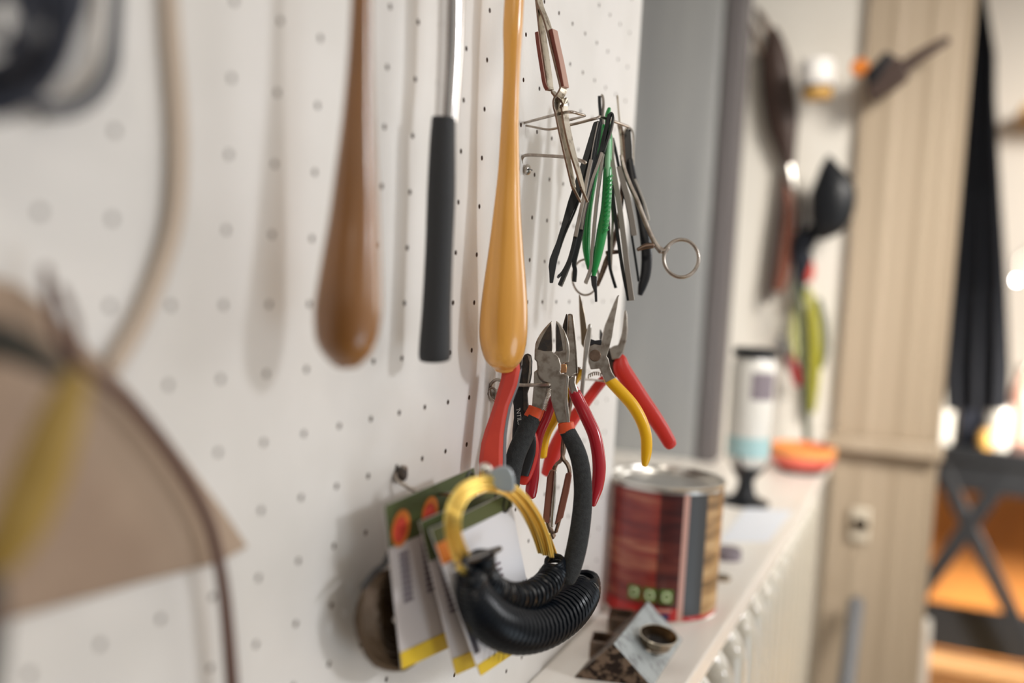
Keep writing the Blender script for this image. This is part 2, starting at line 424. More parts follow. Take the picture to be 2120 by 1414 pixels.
# ------------------------------------------------------------------ hammer-type handles on the wall
WN = Vector((1, 0, 0))
def handlepx(rows, X, ex=0):
    """rows: (y, left, right) in pixels; axis in the plane X"""
    q = cr([(y, (l+r)/2, (r-l)/2) for y, l, r in rows], 4)
    P = [onX(v[1], v[0], X) for v in q]; R = [v[2]*((p-C0).dot(FW))/F for v, p in zip(q, P)]
    return P, R
def wooden_tool(rows, X, m, label, head_z, roundness=1, hide=.05):
    P, R = handlepx(rows, X)
    # carry the handle on up to the head
    top, rt = P[0], R[0]; dirn = (P[0]-P[3]).normalized()
    hp = top + dirn*((head_z-top.z)/dirn.z)
    t = thing('wooden_mallet', label, 'mallet', (hp.x, hp.y, P[-1].z), 'wooden handled mallets hanging head up')
    bm = nb(); PP = [hp] + [top+(hp-top)*.5] + P; RR = [rt*1.05, rt] + R
    sweep(bm, PP, RR, [r*.95 for r in RR], FW, seg=28, cap=(0, .38))
    obj('handle', bm, m, t, angle=70)
    hb = nb(); ax = Vector((0, 1, 0))
    lathe(hb, hp-ax*.028, ax, [(0, 0), (.010, 0), (.0115, .002), (.0115, .012), (.009, .018), (.009, .038), (.0115, .044), (.0115, .054), (.010, .056), (0, .056)], 30)
    obj('head', hb, m_steel, t)
    pg = thing('pegboard_hook', 'double wire hook carrying the mallet above the picture', 'hook', (0, hp.y, hp.z))
    for s in (-1, 1):
        b = nb(); sweep(b, cr([(.0003, hp.y+s*.012, hp.z-.013), (.03, hp.y+s*.012, hp.z-.013), (X+.010, hp.y+s*.012, hp.z-.013), (X+.016, hp.y+s*.012, hp.z-.006)], 5), .0012, cap=(1, 1))
        obj('prong', b, m_wire, pg)
    return t, pg
t1, p1 = wooden_tool([(0, 727, 770), (119, 720, 771), (238, 709, 774), (356, 694, 780), (460, 680, 785), (519, 670, 787), (578, 660, 789), (638, 651, 790), (685, 651, 784),
             (705, 655, 779), (725, 664, 771), (740, 674, 761), (750, 685, 750)], .030, m_wood2,
            'blurred wooden handle with a rounded brown end, nearest of the hanging handles', H(.21))
p1['label'] = 'double wire hook holding the nearer, blurred wooden mallet'
t2, p2 = wooden_tool([(0, 1044, 1085), (60, 1041, 1082), (119, 1042, 1078), (178, 1041, 1075.5), (267, 1036, 1074), (356, 1030.5, 1076), (440, 1021, 1078.5), (519, 1011, 1084),
             (578, 1002.5, 1089), (638, 995, 1092.5), (690, 992, 1092), (722, 996.5, 1088), (742, 1004, 1082), (755, 1014, 1073), (764, 1023, 1064)], .019, m_wood,
            'golden varnished wooden handle with teardrop end, in front of the red pliers handle', H(.27))
p2['label'] = 'double wire hook holding the golden wooden mallet, above the pliers'
# rubber gripped hammer
X3 = .018
Pg, Rg = handlepx([(243, 894, 943), (300, 889, 943), (400, 884, 943), (519, 880, 938), (638, 873.5, 934.5), (700, 868.5, 934), (735, 866.5, 933.5), (745, 869, 931)], X3)
Ps, Rs = handlepx([(-40, 909, 963), (0, 908, 961), (119, 905.5, 957.5), (230, 901, 949), (252, 900, 948)], X3)
ham = thing('hammer', 'steel shafted hammer with long black rubber grip, between the two wooden handles', 'hammer', (X3, Pg[0].y, Pg[-1].z))
bm = nb(); sweep(bm, Pg, Rg, [r*.95 for r in Rg], FW, seg=28); obj('grip', bm, m_rubber, ham, bevel=.001, angle=50)
dd = (Ps[0]-Ps[4]).normalized(); hp = Ps[0]+dd*((H(.20)-Ps[0].z)/dd.z)
bm = nb(); sweep(bm, [hp]+Ps, [Rs[0]]+Rs, seg=28); obj('shaft', bm, m_chrome, ham)
bm = nb(); lathe(bm, hp-Vector((0, .03, 0)), (0, 1, 0), [(0, 0), (.010, 0), (.0115, .002), (.0115, .014), (.0085, .02), (.0085, .045), (.004, .062), (0, .062)], 28)
obj('head', bm, m_steel, ham)
hk = thing('pegboard_hook', 'double wire hook holding the rubber gripped hammer', 'hook', (0, hp.y, hp.z))
for s in (-1, 1):
    b = nb(); sweep(b, cr([(.0003, hp.y+s*.012, hp.z-.013), (.02, hp.y+s*.012, hp.z-.013), (X3+.010, hp.y+s*.012, hp.z-.013), (X3+.016, hp.y+s*.012, hp.z-.006)], 5), .0012, cap=(1, 1))
    obj('prong', b, m_wire, hk)

# ------------------------------------------------------------------ hooks
def screw(parent, px, py):
    p = onX(px, py, .0003)
    bm = nb(); lathe(bm, p, (1, 0, 0), [(0, 0), (.0016, 0), (.0016, .001), (.0032, .001), (.0031, .0022), (.0022, .0031), (0, .0034)], 24)
    s = obj('screw', bm, m_steell, parent)
    b = nb(); box(b, (p.x+.0026, p.y-.0029, p.z-.00035), (p.x+.0036, p.y+.0029, p.z+.00035)); obj('slot', b, m_inside, s, smooth=False)
# lower hook
lh = thing('pegboard_hook', 'bent wire hook screwed to the pegboard, holding the bunch of pliers', 'hook', tuple(onX(1020, 812, 0)))
bm = nb(); P, r = pathpx([(1017, 818, .552, 2.9), (1014, 806, .550, 3.2), (1018, 793, .548, 3.4), (1030, 786, .547, 3.5), (1046, 791, .546, 3.6), (1075, 797, .5425, 3.8), (1110, 797, .536, 3.9), (1136, 796.5, .5322, 4.0)], 6)
sweep(bm, P, r, cap=(1, 1)); obj('rod', bm, m_wire, lh)
bm = nb(); P, r = pathpx([(1023, 830, .552, 2.6), (1014, 822, .549, 2.8), (1012, 808, .548, 2.8), (1020, 803, .548, 2.8), (1027, 812, .549, 2.8), (1025, 826, .552, 2.6)], 5)
sweep(bm, P, r, cap=(1, 1)); obj('clamp_loop', bm, m_wire, lh)
screw(lh, 1024, 816)
# upper hook
uh = thing('pegboard_hook', 'bent wire hook with two arms and a slotted screw, beside the golden wooden handle', 'hook', tuple(onX(1085, 340, 0)))
bm = nb(); tubepx(bm, [(1080, 338, .569, 3), (1081, 327, .567, 3.2), (1092, 321, .565, 3.4), (1130, 322.5, .560, 3.5), (1180, 326, .552, 3.7), (1200, 332, .546, 3.9), (1211, 336.5, .544, 4.2)], cap=(1, 1))
obj('rod', bm, m_wire, uh)
bm = nb(); P, r = pathpx([(1078, 257, .569, 2.5), (1100, 250.5, .562, 2.9), (1140, 240, .548, 3.1), (1165, 233.5, .538, 3.3), (1184, 232, .534, 3.3), (1198, 235.5, .538, 3.0), (1211, 239.5, .545, 2.4), (1198, 243.5, .554, 2.6), (1178, 248.5, .562, 3.2), (1172, 250, .565, 3.4)], 4)
sweep(bm, P, r, cap=(1, 1)); obj('upper_arm', bm, m_wire, uh)
bm = nb(); tubepx(bm, [(1079, 258, .569, 2.2), (1105, 263, .567, 2.3), (1128, 267.5, .565, 2.4), (1142, 267.5, .564, 2.5), (1160, 263.5, .563, 2.8), (1200, 254, .562, 3.0), (1236, 244.5, .560, 3.1), (1247, 243, .566, 3.1), (1300, 262, .600, 3.0)], 5, cap=(1, 1))
obj('long_arm', bm, m_wire, uh)
screw(uh, 1087, 351)
# hook for the cards
ch = thing('pegboard_hook', 'blurred wire hook with dark screw at the upper left of the packet cards', 'hook', tuple(onX(822, 985, 0)))
bm = nb(); cp = [onX(822, 972, .0005), onX(820, 990, .002), onX(835, 1003, .006), onX(862, 1017, .011), onX(905, 1022, .020), onX(950, 1022, .032), onX(998, 1018, .044), onX(1002, 1000, .046)]
sweep(bm, cr(cp, 5), .0009, cap=(1, 1)); obj('rod', bm, m_wire, ch)
bm = nb(); lathe(bm, onX(823, 982, .0003), (1, 0, 0), [(0, 0), (.0036, 0), (.0036, .002), (.0025, .004), (0, .0045)], 20); obj('screw', bm, m_steeld, ch)
bm = nb(); lathe(bm, onX(832, 975, .0005), (1, 0, 0), [(0, 0), (.0028, 0), (.0028, .0016), (0, .002)], 16); obj('washer', bm, m_steel, ch)

# ------------------------------------------------------------------ pliers
PL = 'pliers hanging together on the lower hook'
# A diagonal cutter
dA, dB = .5345, .5378
t = thing('diagonal_cutter', 'side cutting pliers with black foam grips and orange collars, front of the bunch', 'pliers', tuple(D(1142, 780, dB)), PL)
Aout = [(1142.8, 663.7), (1136, 670), (1126, 681), (1118, 692), (1112, 702.5), (1108.5, 712), (1107, 725), (1106.7, 745), (1111, 748), (1112.3, 758), (1112.7, 770), (1114.5, 777), (1119, 784), (1126, 790),
        (1133, 793), (1138.6, 794), (1140, 808), (1141, 826), (1147, 850), (1155, 876), (1178.5, 876), (1174, 842), (1173.5, 826), (1175, 798), (1177, 786), (1176, 775), (1161.5, 773.5), (1160.5, 770), (1161.8, 762), (1161.5, 754), (1158, 741.4),
        (1153.5, 735), (1147.4, 731), (1144.8, 727.5), (1144.3, 705), (1143.6, 688)]
obj('jaw_and_handle', slab(nb(), Aout, dA, .0036), m_steel, t, bevel=.0005, angle=50)
Bout = [(1151.6, 664), (1157, 668), (1163, 675), (1168.6, 685), (1173, 694), (1176.4, 703), (1178.6, 714), (1179.5, 726), (1179, 738), (1178.5, 750), (1167, 752), (1162, 775), (1152, 790), (1140, 800),
        (1133, 815), (1128, 830), (1124.4, 851), (1101.4, 842), (1103, 820), (1105, 798), (1105.2, 784), (1105.7, 770), (1113, 765), (1124, 745), (1140, 734), (1149.5, 729), (1151, 727), (1150.5, 700), (1150.2, 680)]
obj('jaw_and_handle', slab(nb(), Bout, dB-.0006, .0030), m_steel, t, bevel=.0005, angle=50)
b = nb(); slab(b, [(1141.5, 668.5), (1135, 677), (1126, 692), (1119, 706), (1112.8, 723.5), (1128, 727), (1143.6, 726.6), (1142.8, 700), (1142, 680)], dA-.0018, .0005); obj('cutting_face', b, m_steeld, t, bevel=.0001)
b = nb(); slab(b, [(1152, 668), (1157, 677), (1161, 694), (1163.8, 710), (1165.5, 725.5), (1158, 727.5), (1151.4, 727), (1151.4, 700)], dB-.0021, .0005); obj('cutting_face', b, m_steeld, t, bevel=.0001)
b = nb(); slab(b, [(1166, 680), (1171, 690), (1175, 702), (1177.8, 714), (1178.6, 726), (1177.8, 749.5), (1171, 750.5), (1172, 730), (1171, 710), (1168.5, 694)], dB-.0024, .0009); obj('jaw_flank', b, m_steell, t, bevel=.0002, label='bright ground flank of the right jaw')
b = nb(); slab(b, [(1160.8, 755), (1172.5, 753), (1173.5, 763), (1172.5, 771.5), (1161, 772.5)], dB-.0018, .0030); obj('hinge_pin', b, m_copper, t, bevel=.0003, label='coppery hinge pin')
b = nb(); slab(b, [(1170, 777), (1176.5, 776), (1178, 786), (1176, 798), (1174.8, 826), (1179, 862), (1180, 876), (1173, 876), (1169, 840), (1168.5, 810), (1171, 792)], dA-.0016, .0012); obj('handle_edge', b, m_steell, t, bevel=.0003, label='pale worn edge of the right handle')
b = nb(); cc = [];
for k in range(150):
    f_ = k/149; x = 1137.5-10.5*f_; y = 803+46*f_; a = f_*2*pi*15; w = 4.6-1.6*f_
    cc.append(D(x+w*math.cos(a), y+w*.35*math.cos(a), .5330+.0012*math.sin(a)))
sweep(b, cc, .00023, seg=6); obj('spring', b, m_steell, t)
b = nb(); P, r = pathpx([(1111.5, 843, dB, 17), (1107, 855, dB, 17.8), (1100, 868, dB, 18.2)], 3); sweep(b, P, r, [x*.62 for x in r], FW, seg=20); obj('collar', b, m_orange, t, bevel=.0005)
b = nb(); P, r = pathpx([(1104, 861, dB, 17.3), (1095, 880, dB, 19.2), (1083, 908, dB-.001, 19.8), (1072, 932, dB-.002, 20), (1064, 958, dB-.003, 19.5), (1060, 985, dB-.004, 18), (1061, 1006, dB-.005, 15)], 5)
sweep(b, P, r, [x*.66 for x in r], FW, seg=24, cap=(0, 1)); obj('grip', b, m_grip, t, angle=60)
b = nb(); P, r = pathpx([(1171, 874, dA, 16.2), (1172.5, 884, dA, 17), (1174.5, 896, dA, 17.2)], 3); sweep(b, P, r, [x*.62 for x in r], FW, seg=20); obj('collar', b, m_orange, t, bevel=.0005)
b = nb(); P, r = pathpx([(1174, 891, dA, 16.4), (1181, 905, dA, 17.2), (1191, 926, dA-.001, 18), (1199.5, 950, dA-.002, 18.4), (1205, 982, dA-.003, 18.8), (1207, 1020, dA-.004, 19.2), (1205, 1060, dA-.006, 20.2), (1200, 1100, dA-.008, 21), (1193, 1138, dA-.010, 21.4), (1183, 1178, dA-.012, 20), (1176, 1200, dA-.013, 16)], 5)
sweep(b, P, r, [x*.66 for x in r], FW, seg=24, cap=(0, 1)); obj('grip', b, m_grip, t, angle=60)

# B red handled tool behind the golden handle
t = thing('combination_pliers', 'pliers with a broad red handle edged grey, behind the golden wooden handle', 'pliers', tuple(D(1060, 780, .521)), PL)
b = nb(); slab(b, [(1076, 752), (1077, 765), (1070.5, 798), (1060, 825), (1053, 842), (1047, 870), (1042.5, 900), (1041, 930), (1040.5, 965), (1041, 1005), (994, 1005), (991, 985), (991.5, 953), (996, 918), (1004, 890), (1013, 865), (1022, 837), (1031, 805), (1037, 785), (1040, 760), (1046, 740), (1070, 735)], .521, .007)
obj('handle', b, m_redm, t, bevel=.0022, angle=60)
b = nb(); slab(b, [(1078, 752), (1080.5, 765), (1074, 800), (1064, 826), (1058, 845), (1053, 872), (1049, 902), (1048, 930), (1048, 965), (1049, 1003), (1030, 1003), (1030, 940), (1040, 860), (1058, 800), (1066, 760)], .525, .0065)
obj('handle_inlay', b, m_gplast, t, bevel=.0014, angle=60, label='grey inner edge of the red handle')
b = nb(); slab(b, [(1060, 690), (1082, 690), (1083, 735), (1079, 765), (1060, 770), (1046, 745), (1050, 700)], .5215, .004); obj('jaw', b, m_steeld, t, bevel=.0006)

# B2 black tool with lettering
t = thing('wire_cutter', 'black cutters with white lettering and red rimmed handle, behind the orange collar', 'pliers', tuple(D(1080, 780, .546)), PL)
b = nb(); slab(b, [(1082, 742), (1086, 734), (1093, 731.5), (1100, 735), (1102.5, 748), (1101.5, 775), (1097, 800), (1092.5, 815), (1094, 835), (1097, 850), (1090, 860), (1083, 850), (1082, 800), (1080, 770)], .5475, .003)
obj('jaw', b, m_steeld, t, bevel=.0007)
b = nb(); slab(b, [(1076, 760), (1085, 752), (1090, 770), (1092, 795), (1091, 830), (1096, 860), (1090, 895), (1074, 920), (1060, 920), (1061, 890), (1064, 865), (1063.5, 840), (1061, 830), (1070, 808)], .549, .0035)
obj('strap', b, m_blackp, t, bevel=.0009)
b = nb(); slab(b, [(1092, 735), (1098, 738), (1100, 750), (1099, 772), (1094, 796), (1091.5, 796), (1095, 770), (1096, 750)], .5458, .0008); obj('jaw_rim', b, m_steel, t, bevel=.0002)
b = nb(); P, r = pathpx([(1080, 850, .552, 11), (1097, 900, .552, 14), (1099, 930, .552, 16.5), (1093, 960, .552, 17.5), (1084, 985, .552, 17), (1080, 997, .552, 13)], 5); sweep(b, P, r, [x*.5 for x in r], FW, seg=20, cap=(0, 1)); obj('handle_rim', b, m_red, t, label='red rim and tip of the black handle')
b = nb(); P, r = pathpx([(1080, 850, .5497, 11), (1096, 900, .5494, 12), (1096, 930, .5494, 13.5), (1090, 955, .5494, 14.2), (1081, 980, .5494, 14.6), (1080, 984, .5494, 14.2)], 5); sweep(b, P, r, [x*.42 for x in r], FW, seg=20); obj('handle_inlay', b, m_blackp, t)
def text_obj(txt, parent, pos, right, up, size, m, name='lettering', depth=.00015, cen=False):
    cu = bpy.data.curves.new(name, 'FONT'); cu.body = txt; cu.size = size; cu.extrude = depth
    cu.align_x = 'CENTER' if cen else 'LEFT'
    tmp = bpy.data.objects.new('tmp', cu); COL.objects.link(tmp)
    bpy.context.view_layer.update()
    me = bpy.data.meshes.new_from_object(tmp.evaluated_get(bpy.context.evaluated_depsgraph_get()))
    bpy.data.objects.remove(tmp)
    r_ = Vector(right).normalized(); u_ = Vector(up).normalized(); n_ = r_.cross(u_)
    off = Vector(pos) - (wloc(parent) if parent else Vector((0, 0, 0)))
    for v in me.vertices: v.co = off + r_*v.co.x + u_*v.co.y + n_*v.co.z
    me.materials.clear(); me.materials.append(m)
    o = bpy.data.objects.new(name, me); COL.objects.link(o); o.parent = parent; o.name = name
    return o
dn = (D(1073, 883, .547)-D(1069, 845, .547)); side = (D(1077, 845, .547)-D(1068, 846, .547))
text_obj("'NTILSO", t, D(1068.6, 845, .5469), dn, side, .0034, m_print)

# C maroon flat nose
dC = .548
t = thing('flat_nose_pliers', 'flat nose pliers with glossy maroon handles, right behind the side cutters', 'pliers', tuple(D(1185, 790, dC)), PL)
b = nb(); slab(b, [(1175.7, 649.5), (1185, 649.5), (1188, 675), (1191.6, 706), (1194, 731), (1195.3, 773), (1188, 777), (1178, 783), (1168, 783), (1170, 720), (1174, 692), (1175, 670)], dC, .006)
obj('jaw', b, m_steel, t, bevel=.0008)
b = nb(); slab(b, [(1185.2, 650), (1187.5, 655), (1191, 690), (1195, 731), (1196.5, 772), (1194.5, 774), (1192, 731), (1188.5, 690), (1185, 660)], dC-.003, .001); obj('jaw_edge', b, m_steell, t, bevel=.0002)
b = nb(); slab(b, [(1174.3, 649.5), (1172.5, 650), (1166, 672), (1164, 690), (1172, 700), (1174.5, 680)], dC+.004, .004); obj('jaw', b, m_steeld, t, bevel=.0006)
b = nb(); slab(b, [(1176, 784), (1188, 779), (1193.5, 776), (1192, 792), (1196.5, 806), (1199, 815), (1183, 817), (1177, 800)], dC-.001, .005); obj('neck', b, m_steell, t, bevel=.0012)
b = nb(); P, r = pathpx([(1189, 805, dC-.001, 9), (1190, 813, dC-.001, 12.5), (1203, 840, dC-.001, 13.3), (1217, 869, dC-.002, 13.8), (1230.5, 900, dC-.003, 14), (1238, 936, dC-.004, 14), (1240.5, 971, dC-.005, 14), (1237, 1006, dC-.006, 12.5), (1231, 1030, dC-.007, 9.5), (1228.5, 1044, dC-.007, 6)], 5)
sweep(b, P, r, [x*.8 for x in r], FW, seg=24, cap=(1, 1)); obj('handle', b, m_maroon, t, angle=70)
b = nb(); P, r = pathpx([(1160, 800, dC+.008, 6), (1146, 826, dC+.008, 9), (1131, 864, dC+.008, 11), (1115, 900, dC+.007, 11.5), (1107, 945, dC+.006, 11.5), (1104, 985, dC+.006, 12.5), (1100, 1015, dC+.006, 12.5), (1100, 1025, dC+.006, 10.5)], 5)
sweep(b, P, r, [x*.8 for x in r], FW, seg=24, cap=(1, 1)); obj('handle', b, m_maroon, t, angle=70)

# D yellow needle nose
dD = .574
t = thing('needle_nose_pliers', 'long nosed pliers with yellow handles and open pointed jaws', 'pliers', tuple(D(1235, 760, dD)), PL)
b = nb(); slab(b, [(1280, 611), (1282.5, 610.5), (1280.5, 615), (1278, 634), (1274, 655), (1270.5, 676), (1267.6, 697), (1260.5, 724), (1256, 738), (1259.5, 742), (1264, 762), (1268, 772), (1274.5, 782), (1254, 792), (1248, 777), (1242, 763), (1224, 765), (1219, 750), (1218.5, 733), (1222, 716), (1230, 712), (1243, 715), (1247, 702.5), (1250, 688), (1253.5, 674), (1260, 658), (1266, 643), (1273, 626)], dD, .006)
obj('jaw_and_handle', b, m_steel, t, bevel=.0009)
b = nb(); lathe(b, D(1232, 736, dD-.0033), -FW, [(0, 0), (.0034, 0), (.0034, .0004), (.003, .0008), (0, .0008)], 24); obj('rivet', b, m_brownst, t)
b = nb(); slab(b, [(1199, 610), (1200.3, 610), (1205, 626), (1211, 655), (1214.5, 680), (1221, 700), (1226, 716), (1222, 735), (1212, 725), (1204, 712), (1203, 690), (1200, 650)], dD+.005, .005); obj('jaw', b, m_bezel, t, bevel=.0007)
b = nb(); slab(b, [(1218, 673), (1221, 669.5), (1224.5, 671), (1225, 680), (1223, 705), (1218, 735), (1214.6, 750), (1213, 775), (1209, 812), (1207, 830), (1198.5, 830), (1201, 810), (1206, 760), (1210, 706)], dD-.0062, .0028); obj('side_bar', b, m_steell, t, bevel=.0008)
b = nb(); slab(b, [(1222, 701), (1232, 705), (1246, 703), (1247, 716), (1234, 713), (1220, 716)], dD-.001, .004); obj('joint_gap', b, m_blackp, t, bevel=.0005)
b = nb(); cc = []
for k in range(90):
    f_ = k/89; a = f_*2*pi*7; cc.append(D(1217+30*f_+1.2*math.cos(a), 780-5*math.sin(f_*pi)-4*f_+3.5*math.sin(a), dD+.004+.0013*math.cos(a)))
sweep(b, cc, .00035, seg=6); obj('spring', b, m_steell, t)
b = nb(); P, r = pathpx([(1259, 781, dD, 10.5), (1264, 789, dD, 11.8), (1285, 811, dD, 12.8), (1309, 838, dD, 12.8), (1327, 869, dD, 12.4), (1337, 900, dD, 12), (1338.5, 930, dD, 11.6), (1336.5, 950, dD, 9.5), (1335, 961, dD, 6.5)], 5)
sweep(b, P, r, [x*.8 for x in r], FW, seg=24, cap=(0, 1)); obj('handle', b, m_yel, t, angle=70)
b = nb(); P, r = pathpx([(1205, 770, dD+.006, 7), (1185, 795, dD+.006, 8.5), (1165, 835, dD+.006, 9.5), (1147, 868, dD+.006, 10.5), (1131, 895, dD+.006, 11.5), (1124, 920, dD+.006, 11.5), (1122.5, 942, dD+.006, 10)], 5)
sweep(b, P, r, [x*.8 for x in r], FW, seg=24, cap=(1, 1)); obj('handle', b, m_yel, t, angle=70)

# E red end cutters
dE = .602
t = thing('end_cutter', 'pliers with thick plain red handles, furthest to the right of the bunch', 'pliers', tuple(D(1270, 750, dE)), PL)
b = nb(); slab(b, [(1293, 643), (1296, 641), (1299, 655), (1299.5, 685), (1297, 705), (1291, 730), (1282, 742), (1268, 745), (1262, 722), (1272, 716), (1281, 714), (1288, 690), (1291, 665)], dE, .005); obj('jaw', b, m_steel, t, bevel=.0009)
b = nb(); slab(b, [(1243, 680), (1248, 690), (1252, 710), (1264, 722), (1284, 735), (1281, 775), (1272, 785), (1262, 775), (1256, 745), (1246, 715), (1242, 700)], dE+.004, .005); obj('joint', b, m_steeld, t, bevel=.0009)
b = nb(); P, r = pathpx([(1279, 737, dE, 8), (1284, 745, dE, 13.5), (1288, 765, dE, 18), (1305, 792, dE, 18), (1327, 826, dE, 17.6), (1350, 858, dE, 16.6), (1371, 890, dE, 15.3), (1386, 916, dE, 14.2), (1390, 922, dE, 12)], 5)
sweep(b, P, r, [x*.55 for x in r], FW, seg=24, cap=(1, 1)); obj('handle', b, m_red, t, angle=70)
b = nb(); P, r = pathpx([(1256, 782, dE+.006, 9), (1240, 797, dE+.006, 11), (1218, 826, dE+.006, 11), (1190, 862, dE+.006, 13), (1164, 900, dE+.006, 15), (1146, 940, dE+.006, 16), (1134, 980, dE+.006, 14)], 5)
sweep(b, P, r, [x*.55 for x in r], FW, seg=24, cap=(1, 1)); obj('handle', b, m_red, t, angle=70)

# ------------------------------------------------------------------ flat strip tools
def ribbon(bm, pts, tpx, w, n=4, taper=False):
    """strip seen almost edge-on: path of its near edge, thickness in px, width vector w"""
    q = cr(pts, n) if n > 1 else [Vector(p) for p in pts]
    P = [D(v[0], v[1], v[2])+Vector(w)/2 for v in q]
    th = [tpx/2*v[2]/F for v in q] if not isinstance(tpx, (list, tuple)) else [x/2*.55/F for x in tpx]
    L = len(P); W_ = [Vector(w).length/2*(1-.88*max(0, (i/(L-1)-.72)/.28) if taper else 1) for i in range(L)]
    if taper: P = [p-Vector(w)/2*(1-W_[i]/W_[0]) for i, p in enumerate(P)]
    return sweep(bm, P, th, W_, w, rect=True)
# G cross-lock tweezers, sharp
wv = (RT*(13.5/F*.54) + UP*(-1.0/F*.54) + FW*.0065)
dG = .533
t = thing('cross_lock_tweezers', 'crossed soldering tweezers with red-brown pads hanging points down from the upper hook', 'tweezers', tuple(D(1160, 200, dG)), 'soldering tweezers with red-brown pads')
b = nb(); ribbon(b, [(1108.5, -8, dG), (1111.5, 20, dG), (1114.2, 45, dG), (1117, 70, dG), (1122.3, 105, dG), (1129, 153, dG), (1132.8, 181, dG), (1138, 186, dG), (1146, 196, dG), (1155, 203, dG), (1160, 209, dG+.001), (1161.5, 216, dG+.002),
                 (1166, 253, dG+.002), (1178, 308, dG+.002), (1193, 357, dG+.001), (1201.5, 386, dG), (1203, 390.5, dG), (1205, 395, dG), (1216, 419, dG)], 4.2, wv, 4, True)
obj('arm', b, [m_brass, m_brownst], t, bevel=.0002, smooth=False)
b = nb(); ribbon(b, [(1108.5, -8, dG-.001), (1113, 10, dG-.001), (1123, 34, dG-.001), (1131, 60, dG-.001), (1141, 102, dG-.001), (1151, 144, dG-.001), (1159, 177, dG-.001), (1158.5, 185, dG-.001), (1153, 195, dG-.001), (1146, 206, dG-.001), (1145.3, 216, dG-.001),
                 (1149, 232, dG), (1156, 267, dG), (1169, 325, dG), (1182, 380, dG), (1183, 384, dG), (1185.5, 388.5, dG), (1201.5, 419, dG)], 4.2, wv, 4, True)
obj('arm', b, [m_brass, m_brownst], t, bevel=.0002, smooth=False)
b = nb(); ribbon(b, [(1110, 64, dG), (1114.5, 100, dG), (1121.5, 145, dG), (1126, 172, dG), (1131, 183, dG)], 9, wv*.95, 3); obj('pad', b, [m_padside, m_pad], t, bevel=.0005, smooth=False)
b = nb(); ribbon(b, [(1139, 58, dG-.001), (1146, 92, dG-.001), (1154, 128, dG-.001), (1163.5, 178, dG-.001)], 9.5, wv*.95, 3); obj('pad', b, [m_padside, m_pad], t, bevel=.0005, smooth=False)
# F second pair, below
dF = .562
t = thing('cross_lock_tweezers', 'crossed soldering tweezers with red-brown pads hanging low behind the black foam grip', 'tweezers', tuple(D(1165, 950, dF)), 'soldering tweezers with red-brown pads')
w2 = RT*(6/F*.56) + FW*.006
b = nb(); ribbon(b, [(1196, 760, dF+.012), (1186, 800, dF+.012), (1176, 850, dF+.010), (1168, 900, dF+.006), (1162, 948, dF+.002), (1150, 962, dF), (1144, 975, dF), (1138, 1010, dF), (1134, 1060, dF), (1132, 1085, dF), (1145, 1115, dF)], 5, w2, 3); obj('arm', b, m_brownst, t, bevel=.0002, smooth=False)
b = nb(); ribbon(b, [(1192, 760, dF+.011), (1183, 810, dF+.011), (1173, 860, dF+.009), (1164, 910, dF+.005), (1163, 948, dF+.001), (1172, 962, dF), (1177, 980, dF), (1172, 1020, dF), (1161, 1060, dF), (1148, 1105, dF)], 4, w2, 3); obj('arm', b, m_brownst, t, bevel=.0002, smooth=False)
b = nb(); slab(b, [(1139, 975), (1147, 973), (1143, 1020), (1137, 1085), (1124, 1080), (1129, 1030), (1133, 990)], dF-.003, .005); obj('pad', b, m_padl, t, bevel=.0006)
b = nb(); slab(b, [(1147, 974), (1153, 974), (1151, 1020), (1146, 1092), (1139, 1092), (1142, 1040)], dF-.004, .004); obj('steel_face', b, m_steell, t, bevel=.0005)
b = nb(); slab(b, [(1172, 982), (1182, 978), (1184, 985), (1178, 1020), (1166, 1072), (1149, 1088), (1157, 1050), (1166, 1010)], dF-.003, .005); obj('pad', b, m_padl, t, bevel=.0006)

# ------------------------------------------------------------------ tweezers on the upper hook
TW = 'tweezers bunched on the upper hook'
wt = RT*(4/F*.56) + FW*.007
wt2 = RT*(-4/F*.56) + FW*.006
def tweezers(label, arms, loc, cat='tweezers'):
    t = thing('tweezers', label, cat, tuple(D(*loc)), TW)
    for kind, pts, th, w, m in arms:
        b = nb()
        if kind == 'r': ribbon(b, pts, th, w, 4); obj('arm', b, m, t, bevel=.0002, smooth=False)
        elif kind == 's': slab(b, pts, th, w); obj('arm', b, m, t, bevel=.0004)
        elif kind == 'b': ribbon(b, pts, th, w, 4); obj('bend', b, m, t, bevel=.0002, smooth=False)
    return t
d1 = .562
tweezers('broad black tweezers with bulged flat tips, leftmost of the bunch', [
    ('s', [(1229, 253), (1237, 250), (1240, 258), (1216, 340), (1196, 417), (1167, 485), (1161, 502), (1153, 544), (1145, 586), (1138, 586), (1137, 563), (1135.8, 552), (1138, 536), (1144, 520), (1151.5, 502), (1162, 468), (1176, 417), (1206, 329)], d1, .0012, m_blackc),
    ('r', [(1237, 252, d1+.001), (1234, 268, d1+.004), (1215, 345, d1+.006), (1196, 420, d1+.006), (1168, 487, d1+.005), (1152, 535, d1+.004), (1143, 560, d1+.002)], 4, wt*.3, m_blackc)], (1236, 252, d1))
d2 = .560
